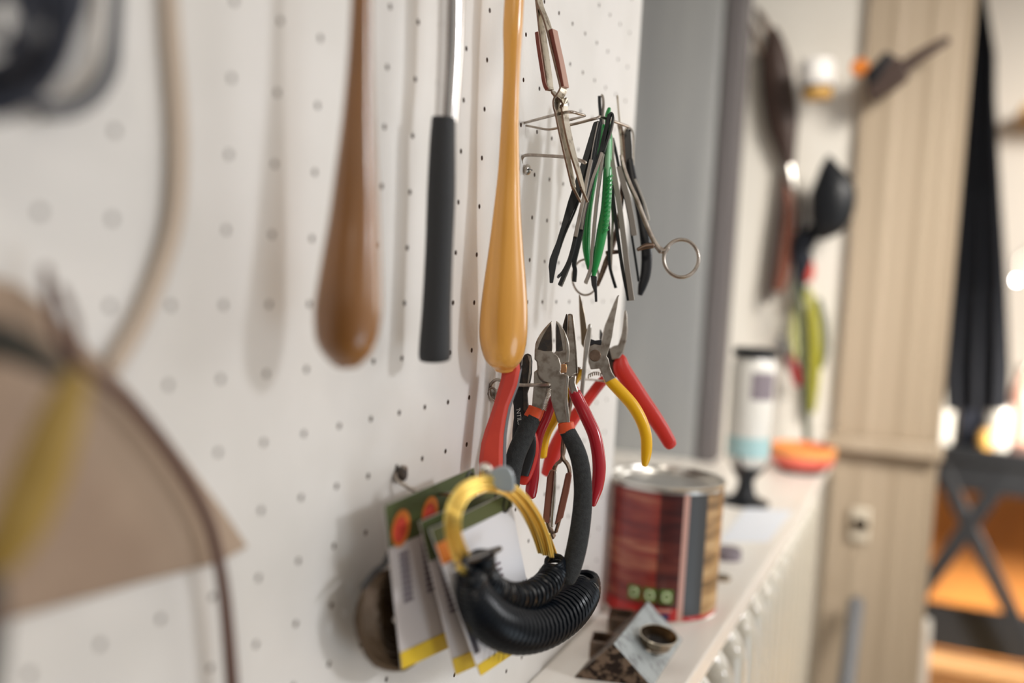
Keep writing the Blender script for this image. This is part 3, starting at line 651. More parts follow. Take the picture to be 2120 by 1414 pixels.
tweezers('slim tweezers with pale grey edge and forked dark tips, second from the left', [
    ('r', [(1240, 251, d2), (1234, 275, d2), (1226, 325, d2), (1211, 397, d2), (1196, 465, d2), (1186, 512, d2), (1174, 552, d2), (1158, 591, d2)], 8, wt, m_blackc),
    ('r', [(1223.6, 330, d2-.003), (1216, 365, d2-.003), (1208, 408, d2-.003), (1199, 452, d2-.003), (1191, 490, d2-.003)], 7, wt*.5, m_tgrey),
    ('b', [(1238, 252, d2-.001), (1234, 270, d2-.001), (1228, 300, d2-.001), (1223, 330, d2-.001)], 2, wt*.5, m_tgrey),
    ('r', [(1243, 254, d2+.003), (1239, 285, d2+.003), (1232, 320, d2+.003), (1214, 400, d2+.003), (1195, 480, d2+.003), (1178, 535, d2+.003), (1165, 562, d2+.001), (1154, 573, d2)], 5, wt*.6, m_blackc)], (1240, 252, d2))
d3 = .566
tweezers('black tweezers with rounded top bend leaning left, in front of the green pair', [
    ('b', [(1247, 312, d3), (1254, 275, d3), (1261, 241, d3), (1265, 234, d3), (1269, 240, d3), (1265, 262, d3), (1257, 290, d3), (1249, 315, d3)], 4.5, wt, m_blackc),
    ('r', [(1262, 236, d3+.001), (1252, 275, d3+.001), (1244, 310, d3), (1232, 345, d3), (1221, 392, d3), (1209, 440, d3), (1202, 485, d3), (1193, 522, d3), (1188, 546, d3), (1190, 560, d3), (1188, 583, d3)], 8, wt*.6, m_blackc),
    ('r', [(1246, 315, d3-.003), (1237, 342, d3-.003), (1226, 372, d3-.003), (1216, 408, d3-.003), (1208, 442, d3-.003), (1203, 475, d3-.003)], 6, wt*.2, m_tgrey),
    ('r', [(1248, 318, d3+.002), (1243, 352, d3+.002), (1237, 395, d3+.002), (1231, 450, d3+.002), (1225, 519, d3+.002), (1222, 555, d3+.002), (1211, 586, d3+.002)], 6, wt, m_tgrey)], (1262, 236, d3))
dg = .574
t = thing('tweezers', 'bright green plastic tweezers with ribbed grip, middle of the bunch', 'tweezers', tuple(D(1258, 230, dg)), TW)
b = nb(); tubepx(b, [(1261, 226, dg, 4), (1258, 240, dg, 6), (1259, 262, dg+.001, 6.5), (1261, 290, dg+.001, 7), (1259, 330, dg, 7.5)], 5, flat=1.2, cap=(1, 1)); obj('bend', b, m_green, t)
b = nb(); tubepx(b, [(1260, 290, dg-.0015, 4.8), (1258, 330, dg-.0015, 5.8), (1258, 372, dg-.0015, 6)], 5, cap=(1, 1)); obj('upper_arm', b, m_greenl, t)  # paler green stands in for a highlight on the arm
b = nb(); P, r = pathpx([(1258, 350, dg-.001, 9), (1257, 390, dg-.001, 10), (1254, 434, dg-.001, 10.5), (1247, 476, dg-.001, 11), (1241, 510, dg-.001, 10), (1234.5, 544, dg-.001, 7.5), (1229, 570, dg-.001, 4.5)], 7); sweep(b, P, r, [x*.8 for x in r], FW, seg=16, cap=(1, 1)); obj('arm', b, m_green, t)
b = nb()
for k in range(13):
    f_ = k/12; y = 366+112*f_; x = 1262-9*f_
    tubepx(b, [(x-5, y+4, dg-.0052, 2.0), (x, y, dg-.0055, 2.6), (x+6, y-2.5, dg-.0045, 1.8)], 3, seg=8, cap=(1, 1))
obj('grip_ribs', b, m_green, t)
b = nb(); P, r = pathpx([(1250, 260, dg+.006, 4), (1238, 330, dg+.006, 6), (1224, 400, dg+.006, 7), (1216, 450, dg+.006, 8), (1213.5, 500, dg+.006, 8.5), (1215.5, 530, dg+.006, 7), (1219, 556, dg+.006, 4)], 6); sweep(b, P, r, [x*.8 for x in r], FW, seg=16, cap=(1, 1)); obj('arm', b, m_green, t)
b = nb(); slab(b, [(1223, 570), (1236, 572), (1236, 590), (1237, 625), (1232, 625), (1231, 606), (1225, 590)], dg-.001, .002); obj('tip', b, m_blackp, t, bevel=.0004)
d6 = .588
tweezers('dark tweezers whose closed end stands highest above the bunch', [
    ('r', [(1240.5, 198, d6), (1241, 215, d6), (1243.5, 246, d6), (1250, 330, d6), (1257, 420, d6), (1260, 485, d6), (1261.5, 540, d6), (1264, 560, d6), (1274.5, 596, d6)], 6, wt*.7, m_blackc),
    ('r', [(1243, 196, d6+.001), (1247.5, 199, d6+.001), (1249, 215, d6+.001), (1248, 250, d6+.002), (1258, 350, d6+.002), (1268, 440, d6+.002), (1266, 500, d6+.002), (1264, 555, d6+.001)], 5, wt*.6, m_tgrey)], (1242, 198, d6))
d4 = .584
tweezers('long tweezers with broad pale grey ribbed edge, right of the green pair', [
    ('b', [(1264, 278, d4), (1267, 290, d4), (1268.5, 330, d4)], 5, wt, m_tgrey),
    ('r', [(1266, 328, d4-.002), (1272, 365, d4-.002), (1281, 418, d4-.002), (1290, 485, d4-.002), (1296, 536, d4-.002), (1302, 580, d4-.002), (1308, 622, d4-.002)], 11, wt*.4, m_tgrey),
    ('r', [(1263, 290, d4), (1263, 335, d4), (1268, 400, d4), (1276, 468, d4), (1283, 520, d4), (1290, 565, d4), (1301, 622, d4)], 7, wt, m_blackc)], (1265, 280, d4))
d5 = .592
tweezers('grey tweezers with thin dark tips, beside the scissors arm', [
    ('b', [(1268, 285, d5), (1274, 310, d5), (1281, 346, d5)], 6, wt, m_blackc),
    ('r', [(1282, 344, d5-.002), (1290, 378, d5-.002), (1299, 410, d5-.002), (1307, 451, d5-.002), (1313, 487, d5-.002)], 12, wt*.3, m_tgrey),
    ('r', [(1280, 346, d5), (1292, 400, d5), (1302, 450, d5), (1309, 495, d5), (1316, 540, d5), (1322, 582, d5)], 5, wt, m_blackc)], (1270, 286, d5))
d7 = .605
tweezers('thin straight olive metal tweezers rising behind the bunch', [
    ('r', [(1278, 197, d7), (1280, 225, d7), (1283, 258, d7), (1286, 300, d7), (1290, 335, d7)], 4, wt*.4, m_brass),
    ('r', [(1282, 256, d7+.001), (1286, 275, d7+.001), (1289, 310, d7+.001), (1290, 345, d7+.001)], 10, wt*.4, m_brownst)], (1279, 198, d7))
d8 = .608
t = thing('tweezers', 'black curved tweezers with looped top, furthest right of the bunch', 'tweezers', tuple(D(1299, 265, d8)), TW)
b = nb(); ribbon(b, [(1294, 345, d8), (1291, 300, d8), (1292, 275, d8), (1297, 264, d8), (1304, 264, d8), (1310, 275, d8), (1311, 310, d8), (1311, 370, d8)], 3.5, wt*.9, 4); obj('bend', b, m_steell, t, bevel=.0002, smooth=False)
b = nb(); slab(b, [(1294, 268), (1306, 268), (1308, 300), (1309, 345), (1303, 370), (1294, 345), (1291, 300)], d8+.004, .002); obj('spring_plate', b, m_blackp, t, bevel=.0004)
b = nb(); P, r = pathpx([(1304, 330, d8, 6), (1313, 380, d8, 8), (1326, 440, d8, 9), (1335, 490, d8, 10.5), (1339, 530, d8, 11.5), (1337, 565, d8, 11), (1330, 592, d8, 9), (1325, 610, d8, 5)], 6); sweep(b, P, r, [x*.35 for x in r], FW, seg=16, cap=(1, 1)); obj('arm', b, m_blackp, t)
b = nb(); ribbon(b, [(1314, 370, d8-.002), (1326, 400, d8-.002), (1336, 428, d8-.002), (1343, 455, d8-.002)], 5, wt*.5, 4); obj('arm', b, m_tin, t, bevel=.0003, smooth=False)
# surgical clamp / scissors with ring handles
ds = .590
t = thing('locking_forceps', 'steel scissor-type forceps with round finger rings, hanging at the right of the tweezers', 'forceps', tuple(D(1293, 350, ds)))
b = nb(); P, r = pathpx([(1286, 322, ds, 3.5), (1292, 350, ds, 4.5), (1305, 385, ds, 5), (1320, 418, ds, 5), (1334, 455, ds, 5), (1347, 486, ds, 5), (1358, 507, ds, 5.5), (1368, 520, ds, 6)], 5); sweep(b, P, r, [x*.7 for x in r], FW, seg=12, cap=(1, 1)); obj('shank', b, m_wire, t)
def ring(cx, cy, rx, ry, d, rp, n=40, ddx=0):
    return [D(cx+rx*math.cos(2*pi*k/n), cy+ry*math.sin(2*pi*k/n), d+ddx*math.cos(2*pi*k/n)) for k in range(n)], rp*d/F
b = nb(); P, r = ring(1410, 535, 36, 39, ds, 3.8); sweep(b, P, r, closed=True, seg=12); obj('finger_ring', b, m_wire, t)
b = nb(); P, r = pathpx([(1364, 514, ds, 5.5), (1374, 520, ds, 6.5), (1382, 512, ds, 5)], 4); sweep(b, P, r, [x*.6 for x in r], FW, seg=12, cap=(1, 1)); obj('ring_root', b, m_wire, t)
b = nb(); P, r = pathpx([(1352, 508, ds-.001, 6), (1336, 510, ds-.001, 6), (1320, 517, ds-.001, 3.5)], 4); sweep(b, P, r, [x*.5 for x in r], FW, seg=12, cap=(1, 1)); obj('ratchet', b, m_brownst, t)
b = nb(); P, r = pathpx([(1290, 345, ds+.006, 4), (1286, 420, ds+.006, 5), (1276, 480, ds+.006, 5), (1264, 520, ds+.006, 5.5), (1254, 545, ds+.006, 6), (1245, 570, ds+.006, 5), (1237, 590, ds+.006, 4)], 5); sweep(b, P, r, [x*.7 for x in r], FW, seg=12, cap=(1, 1)); obj('shank', b, m_brownst, t)
b = nb(); P, r = ring(1212, 574, 27, 37, ds+.006, 2.3); sweep(b, P, r, closed=True, seg=12); obj('finger_ring', b, m_wire, t)
b = nb(); P, r = pathpx([(1256, 524, ds+.005, 5), (1270, 522, ds+.005, 4.5), (1285, 521, ds+.005, 4)], 3); sweep(b, P, r, [x*.5 for x in r], FW, seg=12, cap=(1, 1)); obj('ratchet', b, m_brownst, t)
# hook carrying the rear tools
rh = thing('pegboard_hook', 'thin wire hook behind the pliers joints, holding the rear pairs', 'hook', tuple(onX(1195, 790, 0)))
b = nb(); P, r = pathpx([(1186, 790, .6315, 2.4), (1205, 786, .622, 2.4), (1225, 786, .606, 2.4), (1240, 788, .592, 2.4), (1262, 790, .588, 2.4)], 4); sweep(b, P, r, cap=(1, 1)); obj('rod', b, m_wire, rh)

# ------------------------------------------------------------------ packet cards with wire rings
def cardq(X, c):
    TL, TR, BR, BL = [Vector(p) for p in c]
    def uv(u, v, dx=0): p = (TL*(1-u)+TR*u)*(1-v)+(BL*(1-u)+BR*u)*v; return onX(p.x, p.y, X)+Vector((dx, 0, 0))
    return uv
def patch(bm, uv, u0, v0, u1, v1, dx, t=.0003):
    return prism(bm, [uv(u0, v0, dx), uv(u1, v0, dx), uv(u1, v1, dx), uv(u0, v1, dx)], (t, 0, 0))
cards = [
 (.020, [(793, 1046), (978, 968), (1012, 1300), (829, 1385)], 'packet card hanging nearest the pegboard, green header with two red and orange blobs', m_cardw),
 (.031, [(866, 1080), (1035, 1006), (1092, 1330), (941, 1396)], 'packet card in the middle of the three, dark green header and one red blob', m_cardw),
 (.041, [(888, 1096), (1052, 1018), (1112, 1318), (992, 1398)], 'bluish white packet card at the front, behind the gold wire ring', m_cardb)]
for k, (X, c, lab, mm) in enumerate(cards):
    uv = cardq(X, c)
    t = thing('packet_card', lab, 'card', tuple(uv(.5, 0)), 'packet cards on the lower left hook')
    b = nb(); patch(b, uv, 0, 0, 1, 1, 0, .0006); obj('backing_card', b, mm, t, bevel=.0002, smooth=False)
    if k < 2:
        b = nb(); patch(b, uv, 0, 0, 1, .26, .0007); obj('header', b, m_cardg, t, smooth=False)
        for (u, v) in (((.14, .17), (.47, .16)) if k == 0 else ((.22, .18),)):
            b = nb(); lathe(b, uv(u, v, .0011), (1, 0, 0), [(0, 0), (.0080, 0), (.0080, .0003), (0, .0003)], 24); obj('printed_blob', b, m_cardo, t)
            b = nb(); lathe(b, uv(u-.02, v+.005, .0015), (1, 0, 0), [(0, 0), (.0056, 0), (.0056, .0003), (0, .0003)], 24); obj('printed_blob', b, m_cardr, t)
        b = nb()
        for (u0, u1) in ((.10, .20), (.36, .47)):
            for q in range(9): patch(b, uv, u0, .32+q*.035, u1, .32+q*.035+.022, .0007)
        obj('printed_lines', b, m_ink, t, smooth=False)
        b = nb(); patch(b, uv, .50, .60, .58, .78, .0007); obj('printed_bar', b, m_inkd, t, smooth=False)
    else:
        b = nb(); patch(b, uv, 0, 0, 1, .10, .0007); obj('header', b, m_cardg, t, smooth=False)
        b = nb(); patch(b, uv, 0, .10, .22, .24, .0007); obj('printed_blob', b, m_cardo, t, smooth=False)
        b = nb(); patch(b, uv, .02, .60, .10, .86, .0007); obj('printed_bar', b, m_inkd, t, smooth=False)
        b = nb()
        for q in range(8): patch(b, uv, .40, .40+q*.04, .70, .40+q*.04+.016, .0007)
        obj('printed_lines', b, m_ink, t, smooth=False)
    b = nb(); patch(b, uv, 0, .90 if k < 2 else .93, 1, 1, .0007); obj('footer', b, m_cardy, t, smooth=False)
    b = nb(); P = [uv(.93, .06, .001)+Vector((0, math.cos(2*pi*q/20)*.004, math.sin(2*pi*q/20)*.004)) for q in range(20)]; sweep(b, P, .0007, closed=True, seg=8); obj('hang_hole_ring', b, m_blackp, t)
# plastic clip on the hook end
t = thing('plastic_clip', 'small blue-grey plastic clip at the top of the gold ring', 'clip', tuple(D(1035, 1000, dX(1035, 1000, .0485)-.006)))
b = nb(); slab(b, rndpoly([(1006, 985), (1022, 972), (1042, 965), (1058, 972), (1066, 995), (1064, 1018), (1040, 1018), (1020, 1008)], 3), dX(1035, 1000, .0485)-.006, .004); obj('body', b, m_clip, t, bevel=.001)
b = nb(); lathe(b, D(1004, 972, dX(1010, 985, .0485)-.004), -FW, [(0, -.003), (.0022, -.002), (.003, 0), (.0022, .002), (0, .003)], 18); obj('knob', b, m_tin, t)
# gold wire ring with black ribbed coils
t = thing('wire_ring', 'ring of gold wires above a glossy black ribbed coil, hanging in front of the cards', 'ring', tuple(onX(1040, 1000, .055)))
base = [(957, 1158), (944, 1125), (937, 1090), (941, 1053), (958, 1022), (985, 1005), (1015, 1001), (1048, 1010), (1080, 1037), (1104, 1073), (1120, 1110), (1130, 1148)]
cen = Vector((1040, 1120))
for s in range(7):
    off = (s-3)*5.0; b = nb(); P = []
    for q in cr(base, 6):
        v = (Vector((q[0], q[1]))-cen).normalized(); p = onX(q[0], q[1], .0485); k_ = off*(p-C0).dot(FW)/F; P.append(p + (RT*v.x-UP*v.y)*k_ + FW*.0014*math.sin(s*2.1))
    sweep(b, P, .00075, seg=8, cap=(1, 1)); obj('gold_wire', b, m_gold, t)
for (a0, a1) in (((946, 1176), (972, 1200)), ((1128, 1112), (1142, 1152))):
    for s in range(3):
        b = nb(); k_ = [(a0[0]+(a1[0]-a0[0])*f_+s*4, a0[1]+(a1[1]-a0[1])*f_-s*3) for f_ in (0, .5, 1)]; tubepx(b, [(x, y, dX(x, y, .0475), 3.6) for x, y in k_], 4, seg=8, cap=(1, 1)); obj('gold_wire', b, m_gold, t)
def coil(path, X, turns, wire):
    """wire wound round a bent core; the core line lies in the plane X"""
    q = cr(path, 24); n = len(q); P = []; N = turns*16
    for i in range(N+1):
        f_ = i/N*(n-1); k = min(int(f_), n-2); a = q[k]*(1-(f_-k))+q[k+1]*(f_-k)
        tt = (q[min(k+1, n-1)]-q[max(k-1, 0)]); tn = Vector((tt[0], tt[1])).normalized()
        w = 2*pi*i/16; p = onX(a[0], a[1], X); r = a[2]*(p-C0).dot(FW)/F
        k2 = min(k+1, n-1); k1 = max(k2-2, 0)
        T3 = (onX(q[k2][0], q[k2][1], X)-onX(q[k1][0], q[k1][1], X)).normalized()
        n1 = RT*(-tn.y) - UP*tn.x; n1 = (n1-T3*n1.dot(T3)).normalized(); n2 = T3.cross(n1)
        P.append(p + n1*r*math.cos(w) + n2*r*math.sin(w))
    b = nb(); sweep(b, P, wire, seg=6); return b
b = coil([(998, 1150, 24), (1000, 1185, 26), (1020, 1217, 27), (1055, 1235, 27), (1095, 1232, 27), (1130, 1212, 27), (1148, 1182, 24), (1148, 1160, 18)], .050, 32, .00105); obj('inner_coil', b, m_coil, t)
b = coil([(975, 1195, 22), (985, 1240, 34), (1015, 1282, 42), (1065, 1303, 45), (1120, 1296, 44), (1170, 1265, 42), (1203, 1225, 36), (1207, 1196, 28)], .050, 44, .0016); obj('outer_coil', b, m_coil, t)
b = nb(); sweep(b, [onX(v[0], v[1], .050) for v in cr([(978, 1205), (988, 1242), (1015, 1282), (1065, 1303), (1120, 1296), (1170, 1265), (1203, 1225)], 6)], .0064, cap=(1, 1)); obj('core', b, m_coil, t)
b = nb(); sweep(b, [onX(v[0], v[1], .050) for v in cr([(999, 1165), (1003, 1190), (1020, 1217), (1055, 1235), (1095, 1232), (1130, 1212), (1146, 1185)], 6)], .0040, cap=(1, 1)); obj('core', b, m_coil, t)
b = nb(); tubepx(b, [(x, y, dX(x, y, .051), r_) for x, y, r_ in ((1034, 1136, 6), (1010, 1146, 9), (985, 1154, 10), (962, 1160, 9))], 4, cap=(1, 1)); obj('binding', b, m_blackp, t)
# bronze coil behind the first card
t = thing('wire_coil', 'coil of dark bronze wire showing at the left of the packet cards', 'coil', tuple(onX(790, 1180, .014)))
b = nb(); P = []
for i in range(24*34+1):
    a = 2*pi*i/24; s = i/(24*34); rr = 1+.10*math.sin(i*1.7)*.2
    P.append(onX(815+math.cos(a)*(76-68*s)*rr, 1283+math.sin(a)*(104-92*s)*rr, .016-.010*s+.0012*math.sin(i*.37)))
sweep(b, P, .0013, seg=6); obj('windings', b, m_bcoil, t)
b = nb(); sweep(b, cr([onX(752, 1215, .019), onX(775, 1185, .019), onX(800, 1160, .019), onX(815, 1100, .016)], 5), .0012, cap=(1, 1)); obj('wire_tail', b, m_blackp, t)

# ------------------------------------------------------------------ can
cx, cy, rc, hc = .0374, .7880, .0468, .1085
t = thing('can', 'large red metal can with wood-grain label and tin lid, standing on the shelf', 'can', (cx, cy, ZS))
va = math.atan2(C0.y-cy, C0.x-cx)       # direction from the can to the camera
rt2 = Vector((-math.sin(va), math.cos(va), 0))
if rt2.dot(RT) < 0: rt2 = -rt2
tv = Vector((math.cos(va), math.sin(va), 0))
def cpt(ang, z, r=rc): return Vector((cx, cy, ZS+z)) + (tv*math.cos(ang)+rt2*math.sin(ang))*r
def curved(bm, a0, a1, z0, z1, r=rc, n=None, mi=0):
    n = n or max(2, int(abs(a1-a0)/.06)); prev = None
    for i in range(n+1):
        a = a0+(a1-a0)*i/n; c = (bm.verts.new(cpt(a, z0, r)), bm.verts.new(cpt(a, z1, r)), bm.verts.new(cpt(a, z0, r-.0012)), bm.verts.new(cpt(a, z1, r-.0012)))
        if prev:
            f = bm.faces.new((prev[0], c[0], c[1], prev[1])); f.material_index = mi
            bm.faces.new((prev[2], prev[3], c[3], c[2])); bm.faces.new((prev[0], prev[2], c[2], c[0])); bm.faces.new((prev[1], c[1], c[3], prev[3]))
        else: bm.faces.new((c[0], c[1], c[3], c[2]))
        prev = c
    bm.faces.new((prev[0], prev[2], prev[3], prev[1]))
    return bm
b = nb(); lathe(b, (cx, cy, ZS), (0, 0, 1), [(0, .002), (rc-.004, .002), (rc-.001, 0), (rc, .0015), (rc-.0015, .003), (rc-.0015, hc-.004), (rc+.0008, hc-.0025), (rc+.0012, hc-.0008), (rc+.0002, hc), (rc-.0018, hc-.0005), (rc-.0025, hc-.003), (rc-.009, hc-.003), (rc-.010, hc-.0048), (rc-.016, hc-.0048), (0, hc-.0045)], 96)
obj('tin_body', b, m_tin, t, angle=50)
aA = math.asin(-8/117); aB = math.asin(37/117); aC = math.asin(48/117); aD = math.asin(83/117)
zt = hc-.006
b = curved(nb(), -2.2, aA, .0125, zt); obj('label_panel', b, m_lab_red, t, label='red wood-grain label panel')
b = curved(nb(), aA, aB, .0125, zt); obj('label_panel', b, m_lab_dark, t, label='dark red wood-grain label panel')
b = curved(nb(), -2.2, aB, .0025, .0125); obj('label_band', b, m_lab_base, t, label='bright red band along the foot')
b = curved(nb(), aB, aC, .0025, zt); obj('label_seam', b, m_paleface, t, label='pale pinkish seam strip')
b = curved(nb(), aC, aD, .006, zt); obj('label_panel', b, m_char, t, label='charcoal label panel')
b = curved(nb(), aD, 2.6, .006, zt); obj('label_panel', b, m_lab_tan, t, label='tan wood-grain label panel')
b = curved(nb(), aC, 2.6, .0025, .006); obj('label_band', b, m_lab_base, t, label='bright red band along the foot')
for (x0, x1) in ((1313, 1337), (1343, 1368), (1375, 1400)):
    a0 = math.asin((x0-1373)/117); a1 = math.asin((x1-1373)/117)
    b = curved(nb(), a0, a1, .0165, .0275, rc+.0004); g = obj('printed_square', b, m_icong, t, label='small green square with a pale round symbol')
    b = nb(); am = (a0+a1)/2; P = []
    for k in range(20):
        q = 2*pi*k/20; P.append(cpt(am+math.cos(q)*(a1-a0)*.28, .022+math.sin(q)*.0033, rc+.0006))
    sweep(b, P, .0009, closed=True, seg=6); obj('symbol', b, m_iconp, g)
b = nb(); curved(b, math.asin(5/117), math.asin(22/117), .0035, .0085, rc+.0004); obj('printed_mark', b, m_blueprint, t)
b = nb(); curved(b, math.asin(0/117), math.asin(26/117), .0100, .0117, rc+.0004); obj('printed_line', b, m_paleface, t)

# ------------------------------------------------------------------ steel bits on the shelf
# triangular block
BL = onZ(1187, 1403, ZS); BR = onZ(1352, 1424, ZS); FR = onZ(1407, 1307, ZS)
u = (FR-BR)
mid = (BL+BR)/2
# apex: pixel (1270,1332) on the vertical plane through BL-BR
v = ray(1270, 1332); nrm = (BR-BL).cross(Vector((0, 0, 1))); AP = C0+v*((BL-C0).dot(nrm)/v.dot(nrm))
va2 = ray(1342, 1244); BAP = None
k_ = (AP.z-ZC)/va2.z; BAP = C0+va2*k_
u = BAP-AP
b = nb(); vs = [b.verts.new(p) for p in (BL, BR, AP, BL+u, BR+u, AP+u)]
f1 = b.faces.new((vs[0], vs[1], vs[2])); f2 = b.faces.new((vs[3], vs[5], vs[4])); f3 = b.faces.new((vs[1], vs[4], vs[5], vs[2])); f4 = b.faces.new((vs[0], vs[2], vs[5], vs[3])); f5 = b.faces.new((vs[0], vs[3], vs[4], vs[1]))
f3.material_index = 1
o = obj('steel_block', b, [m_rust, m_silver], bevel=.0008, smooth=False)
tag(o, 'triangular steel block with rusty end and bright scratched slope, at the near shelf edge', 'block')
# square tube pieces
def sqtube(p0, sx, sy, h, yawd, label):
    t = nb(); c, s = math.cos(yawd), math.sin(yawd); w = .0012
    def R_(x, y): return Vector((p0.x+x*c-y*s, p0.y+x*s+y*c, ZS))
    for (x0, y0, x1, y1) in ((0, 0, sx, w), (0, sy-w, sx, sy), (0, w, w, sy-w), (sx-w, w, sx, sy-w)):
        prism(t, [R_(x0, y0), R_(x1, y0), R_(x1, y1), R_(x0, y1)], (0, 0, h))
    o = obj('square_tube', t, m_tube, bevel=.0002, smooth=False); tag(o, label, 'steel tube', 'short square steel tubes on the shelf'); return o
sqtube(onZ(1219, 1363, ZS), .0165, .021, .0125, math.radians(12), 'short open square steel tube standing on the shelf, nearer one beside the triangular block')
sqtube(onZ(1256, 1312, ZS), .0185, .024, .0125, math.radians(12), 'short open square steel tube standing on the shelf, further one by the red can')
# oval bezel on the slope
nS = (BR-AP).cross(u).normalized();
if nS.z < 0: nS = -nS
def on_plane(px, py, p, n): v = ray(px, py); return C0+v*((p-C0).dot(n)/v.dot(n))
bc = on_plane(1350, 1338, AP, nS)
top = on_plane(1364, 1314, AP+nS*.011, nS)
ax = (D(1364, 1314, (top-C0).dot(FW))-bc)
t = thing('bezel_cup', 'small oval bronze-coloured steel cup resting on the slope of the triangular block', 'cup', tuple(bc))
def oval(c, rx, ry, d, rot, n=40):
    P = []
    for k in range(n):
        a = 2*pi*k/n; x = rx*math.cos(a); y = ry*math.sin(a); P.append((c[0]+x*math.cos(rot)-y*math.sin(rot), c[1]+x*math.sin(rot)+y*math.cos(rot), d-.009*math.sin(a)*rx/40))
    return P
dt = (bc-C0).dot(FW)
b = nb(); rings = []
specs = [((1352, 1342), 27, 14, dt-.001), ((1357, 1331), 33, 18, dt-.004), ((1364, 1314.5), 41, 21, dt-.008), ((1364, 1314.2), 38.5, 18.5, dt-.0082), ((1357, 1330), 30, 15.5, dt-.0042), ((1352, 1341), 24, 11.5, dt-.0012)]
for c, rx, ry, d in specs: rings.append([b.verts.new(D(x, y, z-.002*0)) for x, y, z in oval(c, rx, ry, d, .26)])
for A, B in zip(rings, rings[1:]+rings[:1]):
    for k in range(40): b.faces.new((A[k], A[(k+1) % 40], B[(k+1) % 40], B[k]))
obj('wall', b, m_bezel, t, angle=60)
b = nb(); f_ = [b.verts.new(D(x, y, z)) for x, y, z in oval((1357, 1331), 31, 16.5, dt-.0040, .26)]; b.faces.new(f_)
obj('inner_floor', b, m_inside, t, smooth=False)
b = nb(); P = [D(x, y, z) for x, y, z in oval((1364, 1314.3), 39.5, 20, dt-.0083, .26)]; sweep(b, P, .00042, closed=True, seg=8); obj('rim', b, m_brass, t)
b = nb(); P = [D(x, y, z) for x, y, z in oval((1356, 1333), 33.5, 18.5, dt-.0038, .26)]; sweep(b, P, .0005, closed=True, seg=8); obj('lower_rim', b, m_steell, t)

# ------------------------------------------------------------------ things further along the shelf
def discc(px, py, r, h, m, name, label, cat):
    p = onZ(px, py, ZS); b = nb(); lathe(b, p, (0, 0, 1), [(0, 0), (r, 0), (r, h*.8), (r*.93, h), (0, h)], 30); o = obj(name, b, m); tag(o, label, cat)
discc(1506, 1156, .013, .010, m_label, 'tin_pot', 'small dark round pot on the shelf just right of the can', 'pot')
discc(1494, 1199, .008, .003, m_bezel, 'metal_disc', 'small brass-coloured disc on the shelf beside the can foot', 'disc')
p_ = [onZ(1490, 1122, ZS), onZ(1590, 1122, ZS), onZ(1640, 1060, ZS), onZ(1545, 1052, ZS)]
b = nb(); prism(b, [p+Vector((0, 0, .0003)) for p in p_], (0, 0, .0008)); tag(obj('paper_sheet', b, m_bluewhite, smooth=False), 'bluish white sheet of paper on the shelf beyond the can', 'paper')
# stand and bottle
bp_ = onZ(1541, 1042, ZS)
t = thing('lamp_stand', 'small black stand with round foot on the shelf, carrying the pale bottle', 'stand', tuple(bp_))
b = nb(); lathe(b, bp_, (0, 0, 1), [(0, 0), (.030, 0), (.030, .003), (.014, .010), (.010, .022), (.010, .030), (.017, .040), (.020, .046), (0, .046)], 36); obj('foot', b, m_blk, t)
b = nb()
for k in range(3):
    a = k*2.1+.3; sweep(b, cr([bp_+Vector((.015*math.cos(a), .015*math.sin(a), .040)), bp_+Vector((.024*math.cos(a), .024*math.sin(a), .055)), bp_+Vector((.022*math.cos(a), .022*math.sin(a), .075))], 5), .003, cap=(1, 1))
obj('bracket', b, m_brown, t)
t = thing('glass_bottle', 'tall pale bottle with black cap and violet label, on the black stand', 'bottle', tuple(bp_+Vector((0, 0, .047))))
o_ = bp_+Vector((0, 0, .047))
b = nb(); lathe(b, o_, (0, 0, 1), [(0, 0), (.020, .001), (.026, .008), (.0265, .06), (.0265, .125), (.023, .135), (0, .136)], 36); obj('body', b, m_glassw, t)
b = nb(); lathe(b, o_, (0, 0, 1), [(.020, .012), (.0268, .014), (.0268, .038), (.020, .040)], 36); obj('liquid_band', b, m_aqua, t)
b = nb(); lathe(b, o_+Vector((0, 0, .136)), (0, 0, 1), [(0, 0), (.027, 0), (.027, .008), (.024, .010), (0, .010)], 36); obj('cap', b, m_blk, t)
b = nb(); bv = Vector((C0.x-o_.x, C0.y-o_.y, 0)).normalized(); br = Vector((-bv.y, bv.x, 0)); br = br if br.dot(RT) > 0 else -br
prev = None
for k in range(9):
    a = -.05+1.15*k/8; q = (bv*math.cos(a)+br*math.sin(a))*.0272; c = (b.verts.new(o_+q+Vector((0, 0, .085))), b.verts.new(o_+q+Vector((0, 0, .118))))
    if prev: b.faces.new((prev[0], c[0], c[1], prev[1]))
    prev = c
obj('paper_label', b, m_label, t)
# coral bowl
p = onZ(1658, 976, ZS); t = thing('plastic_bowl', 'coral and orange plastic bowl with dark base at the far end of the shelf', 'bowl', tuple(p))
b = nb(); lathe(b, p, (0, 0, 1), [(0, 0), (.030, 0), (.034, .004), (.036, .008), (0, .008)], 36); obj('base', b, m_blk, t)
b = nb(); lathe(b, p, (0, 0, 1), [(0, .008), (.034, .008), (.044, .014), (.047, .026), (.046, .027), (.042, .020), (.030, .012), (0, .011)], 40); obj('bowl', b, m_pink, t)
b = nb(); lathe(b, p, (0, 0, 1), [(.047, .0265), (.048, .029), (.047, .0385), (.043, .039), (.044, .029), (.045, .0265)], 40); obj('rim', b, m_orl, t)

